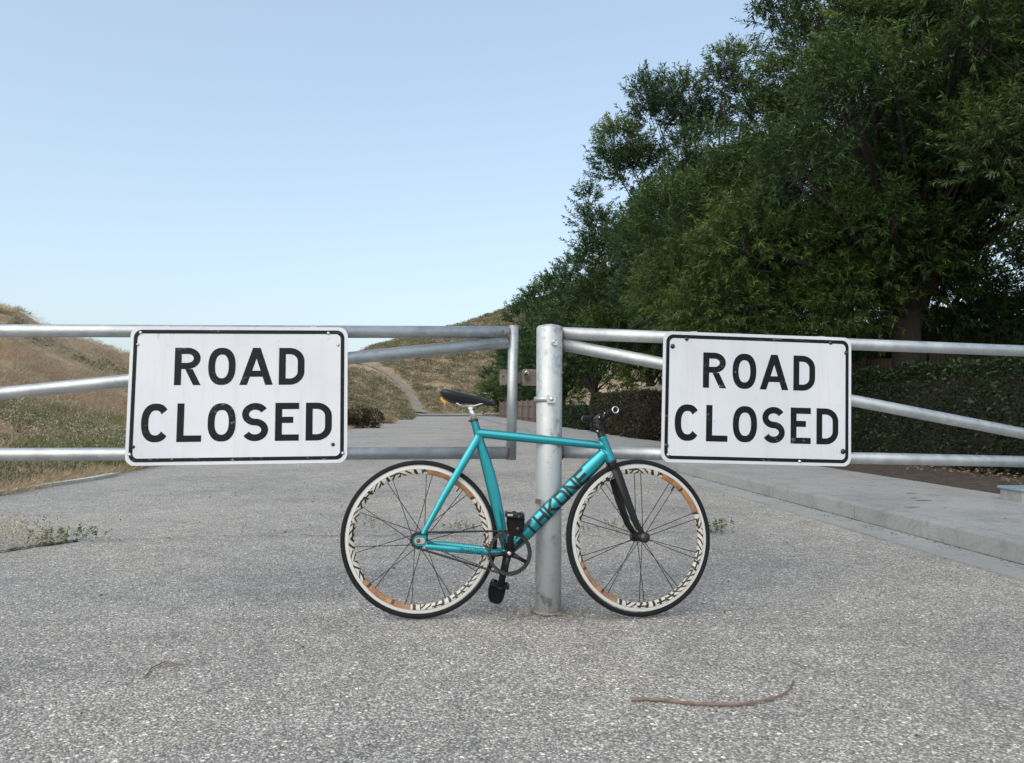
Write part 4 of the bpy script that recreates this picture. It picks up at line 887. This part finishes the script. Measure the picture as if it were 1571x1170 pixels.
fpart(mb, 'fork', M['black'])
mb = MB(); mb.lathe([(.0225, -.002), (.0245, 0), (.0245, .004), (.0225, .006)], 24, axisM(HB-AX*.004, AX)); fpart(mb, 'headset_ring', M['darkmetal'])
for s_ in (-1, 1):
    mb = MB(); mb.lathe([(0, -.004), (.022, -.003), (.023, .002), (.018, .008), (.010, .012), (0, .012)], 20, axisM(FhU+Vector((0, s_*.056, 0)), (0, s_, 0))); fpart(mb, 'axle_cap', M['darkmetal'])
S1 = HT+AX*.022; S2 = HT+AX*.047
mb = MB()
for k in range(3): mb.lathe([(.0165, 0), (.0172, .001), (.0172, .0068), (.0165, .0078)], 20, axisM(HT+AX*(.0+k*.008), AX))
fpart(mb, 'spacer', M['darkmetal'])
mb = MB(); SB = HT+AX*.024; mb.lathe([(.0185, 0), (.0195, .003), (.0195, .034), (.017, .039), (0, .040)], 20, axisM(SB, AX)); BC = SB+AX*.034+Vector((.022, 0, .026))
mb.tube([SB+AX*.018, (SB+AX*.018).lerp(BC, .6), BC], [(.0165, .0165), (.0150, .016), (.0190, .021)], 16); mb.lathe([(.0205, -.024), (.0205, .024)], 20, axisM(BC, Y3)); stem = fpart(mb, 'stem', M['black'])
for i, (dx, dz) in enumerate(((-.019, .002), (.006, .020), (-.013, -.018))):
    mb = MB(); mb.lathe([(.0042, 0), (.0042, .003), (0, .0035)], 8, axisM((SB+AX*.018 if i == 2 else BC)+Vector((dx, -.020, dz)), (0, -1, 0))); o = mb.build('stem_bolt', M['chrome'], stem)
mb = MB(); hb = [BC+Vector((0, 0, 0))]
path = [BC+Vector((-.012, -.185, .016)), BC+Vector((-.003, -.11, .010)), BC+Vector((0, -.05, 0)), BC, BC+Vector((0, .05, 0)), BC+Vector((-.003, .11, .010)), BC+Vector((-.012, .185, .016))]
mb.tube(path, [.0111, .0115, .0145, .0155, .0145, .0115, .0111], 16, ref=(0, 0, 1)); fpart(mb, 'handlebar', M['black'])
for s_ in (-1, 1):
    a = BC+Vector((-.012, s_*.19, .016)); b = BC+Vector((-.004, s_*.085, .008)); mb = MB(); mb.tube([b, a], .0155, 18, ref=(0, 0, 1)); gp = fpart(mb, 'grip', M['rubber'])
    mb = MB(); mb.lathe([(.0105, -.0005), (.0150, -.0005), (.0155, .0035), (.0110, .0035)], 22, axisM(a, (0, s_, 0)), closed=True); mb.build('end_ring', M['chrome'], gp)
# seatpost, clamp, saddle
mb = MB(); sd_a = Bp(728.5, 649); sd_b = Bp(724, 631); sd_c = Bp(721.5, 626); mb.tube([sd_a, sd_b, sd_c], [.0136, .0136, .009], 20); mb.lathe([(.009, -.018), (.0115, -.014), (.0115, .014), (.009, .018)], 16, axisM(Bp(721.8, 626), Y3)); mb.build('seatpost', M['chrome'], bike)
mb = MB(); ax_ = (Bp(727, 640)-Bp(731, 659)).normalized(); mb.lathe([(.0168, 0), (.0180, .001), (.0180, .009), (.0145, .010)], 24, axisM(Bp(728, 646.5), ax_)); mb.tube([Bp(722, 645), Bp(719, 646)], .004, 8); mb.build('seat_clamp', M['darkmetal'], bike)
for s_ in (-1, 1):
    mb = MB(); y_ = s_*.021; pts = [Bp(700, 618), Bp(709, 623), Bp(727, 622.8), Bp(738, 619.5), Bp(750, 618)]
    for p, yy in zip(pts, (.034, .024, .021, .018, .010)): p.y = s_*yy
    mb.tube(pts, .003, 8); mb.build('saddle_rail', M['chrome'], bike)
sad = [(675.5, 601.5, 606.5, .045), (677.5, 598.2, 609.0, .064), (681.5, 596.4, 613.5, .071), (688, 597.0, 617.5, .072), (697, 599.0, 620.5, .068), (707, 601.4, 620.5, .056), (717, 603.8, 620, .043), (728, 606.2, 620.5, .032), (740, 609.2, 621.8, .025), (750, 613.0, 623, .021), (756.5, 616.5, 623.6, .017), (759.5, 619.5, 622.8, .008)]
vs = []; n = 20
for px, yt, yb, hw in sad:
    a, b = Bp(px, yt), Bp(px, yb); x = a.x; zt, zb_ = a.z, b.z; zm = zt-(zt-zb_)*.30
    for k in range(n):
        an = 2*math.pi*k/n; cc, ss = math.cos(an), math.sin(an); yv = hw*math.copysign(abs(cc)**.75, cc)
        if ss >= 0: z = zm+(zt-zm)*ss**.8
        else: z = zm-(zm-zb_)*(abs(ss)**.6)*(1.0 if abs(cc) > .35 else .55)
        if ss < 0: yv *= (1-.25*abs(ss))
        vs.append((x, yv, z))
mb = MB(); fs = [(i*n+k, i*n+(k+1) % n, (i+1)*n+(k+1) % n, (i+1)*n+k) for i in range(len(sad)-1) for k in range(n)]
mb.add(vs, fs+[tuple(range(n))[::-1], tuple((len(sad)-1)*n+k for k in range(n))], 0, True); M['saddle'] = mat('saddle_leather', (.012, .013, .018), .36); sdl = mb.build('saddle', M['saddle'], bike)
# drivetrain, on the side that faces the camera
CY_ = -.046; CR = Vector((BB.x, CY_, BB.z)); TZ = axisM(CR, (0, -1, 0)); rT = .0925
mb = MB(); NT_ = 46; vs = []
for y_ in (-.0018, .0018):
    for k in range(NT_*4):
        r = rT+(.0028 if k % 4 in (0, 1) else -.0022); an = 2*math.pi*k/(NT_*4); vs.append((CR.x+r*math.cos(an), CY_+y_, CR.z+r*math.sin(an)))
    for k in range(NT_*4): an = 2*math.pi*k/(NT_*4); vs.append((CR.x+.0785*math.cos(an), CY_+y_, CR.z+.0785*math.sin(an)))
q = NT_*4; fs = []
for k in range(q):
    j = (k+1) % q; fs += [(k, j, q+j, q+k), (2*q+k, 3*q+k, 3*q+j, 2*q+j), (k, 2*q+k, 2*q+j, j), (q+k, q+j, 3*q+j, 3*q+k)]
mb.add(vs, fs); mb.build('chainring', M['darkmetal'], bike)
mb = MB(); up = Bp(788, 788, -.06); down = Bp(768, 901, .05)
for k in range(5):
    an = math.radians(-28+72*k); d_ = Vector((math.cos(an), 0, math.sin(an))); mb.tube([CR-Vector((0, .004, 0)), CR+d_*.045-Vector((0, .004, 0)), CR+d_*.080-Vector((0, .003, 0))], [(.015, .005), (.008, .005), (.0085, .004)], 10)
mb.lathe([(.021, -.004), (.021, .008), (.016, .014), (0, .015)], 24, axisM(CR-Vector((0, .002, 0)), (0, -1, 0)))
ua = Vector((up.x, -.062, up.z)); mb.tube([CR-Vector((0, .010, 0)), CR.lerp(ua, .5)-Vector((0, .006, 0)), ua], [(.0155, .008), (.012, .0075), (.0135, .008)], 14); ca = mb.build('crank_arm', M['black'], bike)
mb = MB(); mb.lathe([(.0085, 0), (.0085, .002), (.005, .003), (0, .002)], 16, axisM(CR-Vector((0, .0165, 0)), (0, -1, 0))); mb.build('crank_bolt', M['chrome'], ca)
mb = MB(); CL = Vector((BB.x, .046, BB.z)); da = Vector((down.x, .062, down.z)); mb.tube([CL, CL.lerp(da, .5)+Vector((0, .006, 0)), da], [(.017, .009), (.0165, .0085), (.014, .008)], 14); mb.lathe([(.016, -.094), (.016, .0)], 16, axisM(CL, (0, 1, 0))); mb.build('crank_arm', M['black'], bike)
def pedal(c, s_, tilt, loosex):
    """platform at c reaching outward (s_), toe strap loop hanging under it"""
    pe = empty('pedal', parent=bike); pe.matrix_local = Matrix.Translation(c) @ Matrix.Rotation(tilt, 4, 'Y')
    mb = MB(); mb.tube([(0, 0, 0), (0, s_*.092, 0)], .007, 10); mb.lathe([(.013, 0), (.015, .01), (.015, .02)], 14, axisM((0, s_*.010, 0), (0, s_, 0))); mb.build('spindle', M['darkmetal'], pe)
    mb = MB()
    for x in (-.034, .034): mb.box((x, s_*.054, .002), (.010, .085, .020))
    for y in (.014, .094): mb.box((0, s_*y, .001), (.062, .008, .017))
    mb.box((0, s_*.054, 0), (.026, .076, .016))
    mb.build('pedal_cage', M['black'], pe, bevel=.0025)
    mb = MB(); y0, y1 = .030, .088; n = 16; vs = []
    shp = [(-.034, .006), (-.036, -.012), (-.037, -.035), (-.031, -.062), (-.020, -.078), (0, -.083), (.022, -.080), (.033, -.066), (.037, -.035), (.036, -.012), (.034, .006)]
    for x, z in shp:
        for yy in (y0, y1): vs.append((x+loosex, s_*yy, z)); 
    for x, z in shp:
        for yy in (y0, y1): vs.append((x*.93+loosex, s_*yy, z*.95)); 
    k = len(shp); q = 2*k
    for i in range(k-1): mb.add([vs[2*i], vs[2*i+1], vs[2*i+3], vs[2*i+2], vs[q+2*i], vs[q+2*i+1], vs[q+2*i+3], vs[q+2*i+2]], [(0, 1, 2, 3), (4, 7, 6, 5), (0, 3, 7, 4), (1, 5, 6, 2)])
    mb.build('toe_strap', M['strap'], pe)
    # strap's padded cover closes most of the loop on the outer side
    mb = MB(); ol = [(x*.96+loosex, z*.96) for x, z in shp]; n = len(ol); yA, yB = s_*.034, s_*.082
    mb.add([(x, yA, z) for x, z in ol]+[(x, yB, z) for x, z in ol], [tuple(range(n)), tuple(range(2*n-1, n-1, -1))]); mb.build('strap_pad', M['strap'], pe)
    for x, z, r_ in ((.010, -.052, .0085), (.012, -.002, .0075)):
        mb = MB(); mb.lathe([(r_, 0), (r_, .003), (r_*.6, .005), (0, .0055)], 14, axisM((x+loosex, s_*(.090 if z < -.01 else .098), z), (0, s_, 0))); mb.build('buckle', M['darkmetal'], pe)
    mb = MB(); mb.box((-.020, s_*.100, .004), (.022, .004, .008)); mb.build('reflector', M['chrome'], pe)
    return pe
pedal(ua+Vector((0, -.004, 0)), -1, math.radians(4), .006)
pedal(da+Vector((0, .004, 0)), 1, math.radians(14), -.008)
# chain: links on both runs and round ring and cog
cog = Vector((Rh.x, CY_, Rh.z)); rc = .0325; dv = CR-cog; dist = dv.length; base = math.atan2(dv.z, dv.x); al = math.acos((rc-rT)/dist)
loop = []
n1 = 26
for k in range(n1+1): an = base+al+(2*math.pi-2*al)*k/n1; loop.append(cog+Vector((math.cos(an)*rc, 0, math.sin(an)*rc)))
for k in range(n1*2+1): an = base-al+(2*al)*k/(n1*2); loop.append(CR+Vector((math.cos(an)*rT, 0, math.sin(an)*rT)))
tot = []; L_ = 0
for i in range(len(loop)): tot.append(L_); L_ += (loop[(i+1) % len(loop)]-loop[i]).length
NL = int(round(L_/.0127)/1); NL -= NL % 2; mb = MB()
def at_len(s):
    s %= L_
    for i in range(len(loop)):
        nx_ = tot[i+1] if i+1 < len(loop) else L_
        if s <= nx_: return loop[i].lerp(loop[(i+1) % len(loop)], (s-tot[i])/max(nx_-tot[i], 1e-9))
    return loop[0]
for k in range(NL):
    a, b = at_len(k*L_/NL), at_len((k+1)*L_/NL); wdt = .0042 if k % 2 else .0030
    for s_ in (-1, 1): mb.tube([a+Vector((0, s_*wdt, 0)), a.lerp(b, .5)+Vector((0, s_*wdt, 0)), b+Vector((0, s_*wdt, 0))], [(.0046, .0007), (.0032, .0007), (.0046, .0007)], 8)
    mb.tube([a-Vector((0, .0045, 0)), a+Vector((0, .0045, 0))], .0036, 6, ref=(0, 0, 1))
tag(mb.build('chain', M['darkmetal'], bike), kind='stuff')
mb = MB(); vs = []; q = 17*4
for y_ in (-.0015, .0015):
    for k in range(q): r = rc+(.003 if k % 4 in (0, 1) else -.002); an = 2*math.pi*k/q; vs.append((cog.x+r*math.cos(an), CY_+y_, cog.z+r*math.sin(an)))
mb.add(vs, [tuple(range(q)), tuple(range(2*q-1, q-1, -1))]+[(k, q+k, q+(k+1) % q, (k+1) % q) for k in range(q)]); mb.build('rear_cog', M['darkmetal'], bike)

# ================================================================ SMALL THINGS ON THE ROAD
def twig(pts, r, label, cat='twig', material=None):
    loc = G(*pts[0]); ps = [G(*p)-loc for p in pts]; out = []
    for i in range(len(ps)-1):
        for k in range(4): out.append(ps[i].lerp(ps[i+1], k/4)+Vector((random.gauss(0, .001), random.gauss(0, .002), r*.8+random.uniform(0, .0015))))
    out.append(ps[-1]+Vector((0, 0, r))); mb = MB(); mb.tube(out, [r*(.75+.4*math.sin(i*1.9)**2)*(1-.45*i/len(out)) for i in range(len(out))], 8, ref=(0, 0, 1))
    o = mb.build('twig', material or M['twig']); o.location = loc; return tag(o, label, cat)
M['twig'] = bark_mat('twig_bark', (.15, .095, .08), (.30, .22, .185))
twig([(968, 1075), (1008, 1075), (1050, 1080), (1090, 1083), (1130, 1083), (1165, 1078), (1198, 1070), (1210, 1060), (1217, 1048)], .0060, 'long curved reddish brown stick lying on the asphalt in front of the bicycle')
twig([(1200, 1013), (1216, 1016), (1230, 1022), (1248, 1027)], .002, 'thin dark twig on the asphalt above the long stick')
twig([(222, 1040), (232, 1026), (252, 1016), (268, 1018), (282, 1020)], .0028, 'short brown twig on the asphalt in the left foreground')
twig([(230, 1018), (250, 1021), (300, 1022), (322, 1014)], .0014, 'thin straw lying across the short brown twig')
def fallen_leaf(px, py, s, label, col, a):
    o0 = G(px, py); mb = MB(); n = 8; pts = [(s*math.cos(k*2*math.pi/n), s*.45*math.sin(k*2*math.pi/n)) for k in range(n)]
    mb.add([(x*math.cos(a)-y*math.sin(a), x*math.sin(a)+y*math.cos(a), .003+.3*abs(y)+.08*abs(x)) for x, y in pts]+[(0, 0, .003)], [(k, (k+1) % n, n) for k in range(n)])
    o = mb.build('fallen_leaf', col); o.location = o0; tag(o, label, 'leaf', 'dry leaves on the road')
M['leafdry'] = mat('dry_leaf', (.26, .15, .05), .8); M['leafdark'] = mat('dark_leaf', (.05, .04, .035), .8)
fallen_leaf(1121, 935, .012, 'ochre fallen leaf on the asphalt right of the front wheel', M['leafdry'], .3)
for i, (px, py, lab) in enumerate([(892, 968, 'dark fallen leaf just below the front wheel'), (392, 968, 'dark fallen leaf left of the rear wheel'), (125, 1096, 'dark fallen leaf near the bottom left corner'), (172, 1107, 'dark brown leaf beside the bottom left corner leaf'), (1128, 1024, 'small dark leaf above the curved stick'), (403, 802, 'dark leaf on the asphalt below the left sign'), (142, 873, 'dark leaf below the weeds at the left'), (1283, 1090, 'dark leaf right of the curved stick'), (560, 1073, 'dark leaf in the foreground below the rear wheel')]):
    fallen_leaf(px, py, .008, lab, M['leafdark'], i*.9)
mb = MB()
for _ in range(420):
    y = random.uniform(2.5, 16); x = KX(y)-abs(random.gauss(0, .07))-.01; s_ = random.uniform(.004, .013); a = random.random()*6
    c_, d_ = math.cos(a)*s_, math.sin(a)*s_; mb.add([(x-c_, y-d_, .0085), (x+d_*.4, y-c_*.4, .011), (x+c_, y+d_, .009), (x-d_*.4, y+c_*.4, .012)], [(0, 1, 2, 3)])
tag(mb.build('gutter_litter', M['leafdark']), 'small dark leaf bits lying in the gutter along the kerb', 'litter', kind='stuff')
mb = MB()
for _ in range(260):
    y = random.uniform(3.5, 22); x = KX(y)+random.uniform(.1, 1.66)**1.0; s_ = random.uniform(.004, .012); a = random.random()*6
    c_, d_ = math.cos(a)*s_, math.sin(a)*s_; mb.add([(x-c_, y-d_, .1335), (x+d_*.4, y-c_*.4, .136), (x+c_, y+d_, .134), (x-d_*.4, y+c_*.4, .137)], [(0, 1, 2, 3)])
tag(mb.build('pavement_litter', M['leafdark']), 'small dark leaf bits scattered over the pavement', 'litter', kind='stuff')
tag(pebbles('leaf_litter', 260, -1, 7.5, 2.6, 2.2, .004, .012, M['leafdark']), 'scattered dark litter flecks on the road behind the gate', 'litter', kind='stuff')
n = 900; a = np.stack([rng.uniform(5.1, 6.2, n), rng.uniform(4, 14, n), np.full(n, .16)], 1); a[:, 0] -= .05*(a[:, 1]-4)
o = leaves('leaf_litter', a, rdir(n)*[1, 1, .15], .045, .018, rng.random(n)*.5, M['rustgrass']); tag(o, 'dry leaves scattered on the soil in front of the right hedge', 'litter', kind='stuff')
def weed(px, py, ht, n, spread, material, label, lw=.004, leafy=False, seed=0):
    loc = G(px, py); r0 = np.random.default_rng(seed+int(px)+500); b = np.zeros((n, 3)); b[:, :2] = r0.normal(size=(n, 2))*spread*.25
    d = r0.normal(size=(n, 3))*.45; d[:, 2] = 1
    root = empty('weed', loc); tag(root, label, 'weed', 'weeds growing from the road crack')
    tag(leaves('stalks', b, d, ht*r0.uniform(.45, 1, n), lw, r0.random(n)*.6+.4, M['dry'] if not leafy else material, root), kind='stuff')
    k = n*(9 if leafy else 5); ii = r0.integers(0, n, k); dn = d/np.linalg.norm(d, axis=1, keepdims=True); q = r0.uniform(.1, .9, k)
    pb_ = b[ii]+dn[ii]*(ht*.7*q)[:, None]; tag(leaves('leaves', pb_, rdir(k)+[0, 0, .4], (.022 if leafy else .014)*r0.uniform(.6, 1.3, k)*(ht/.12)**.5, .008, r0.random(k), material, root), kind='stuff')
weed(100, 829, .15, 30, .35, M['weedgreen'], 'leafy dark green weed in the crack at the left', leafy=True, seed=1)
weed(70, 832, .15, 34, .5, M['weed'], 'pale weed just left of the leafy green weed', seed=2)
weed(20, 838, .28, 40, .6, M['weed'], 'tall wispy weed at the left edge of the view', .003, seed=3)
weed(-20, 842, .34, 60, .6, M['dry'], 'dry grass clump half out of view at the left edge', .004, seed=4)
weed(55, 834, .42, 8, .2, M['weed'], 'single tall thin stalk above the left weeds', .003, seed=14)
weed(180, 826, .10, 5, .1, M['dry'], 'small dry sprig right of the leafy green weed', .003, seed=5)
weed(368, 819, .13, 9, .1, M['dry'], 'dry sprig in the crack below the left sign', .002, seed=6)
weed(422, 817, .08, 8, .1, M['dry'], 'short dry sprig between the left sign and the rear wheel', .002, seed=7)
weed(572, 815, .22, 14, .1, M['weed'], 'wispy weed seen through the rear wheel', .002, seed=8)
weed(702, 812, .11, 14, .2, M['weed'], 'leafy weed seen behind the chain', .003, True, seed=9)
weed(955, 818, .16, 16, .25, M['weed'], 'weed seen through the front wheel spokes', .003, True, seed=10)
weed(880, 815, .09, 9, .2, M['weed'], 'weed seen at the left rim of the front wheel', .003, True, seed=11)
weed(1098, 817, .17, 18, .2, M['weedgreen'], 'dark green weed just right of the front wheel', .004, True, seed=12)
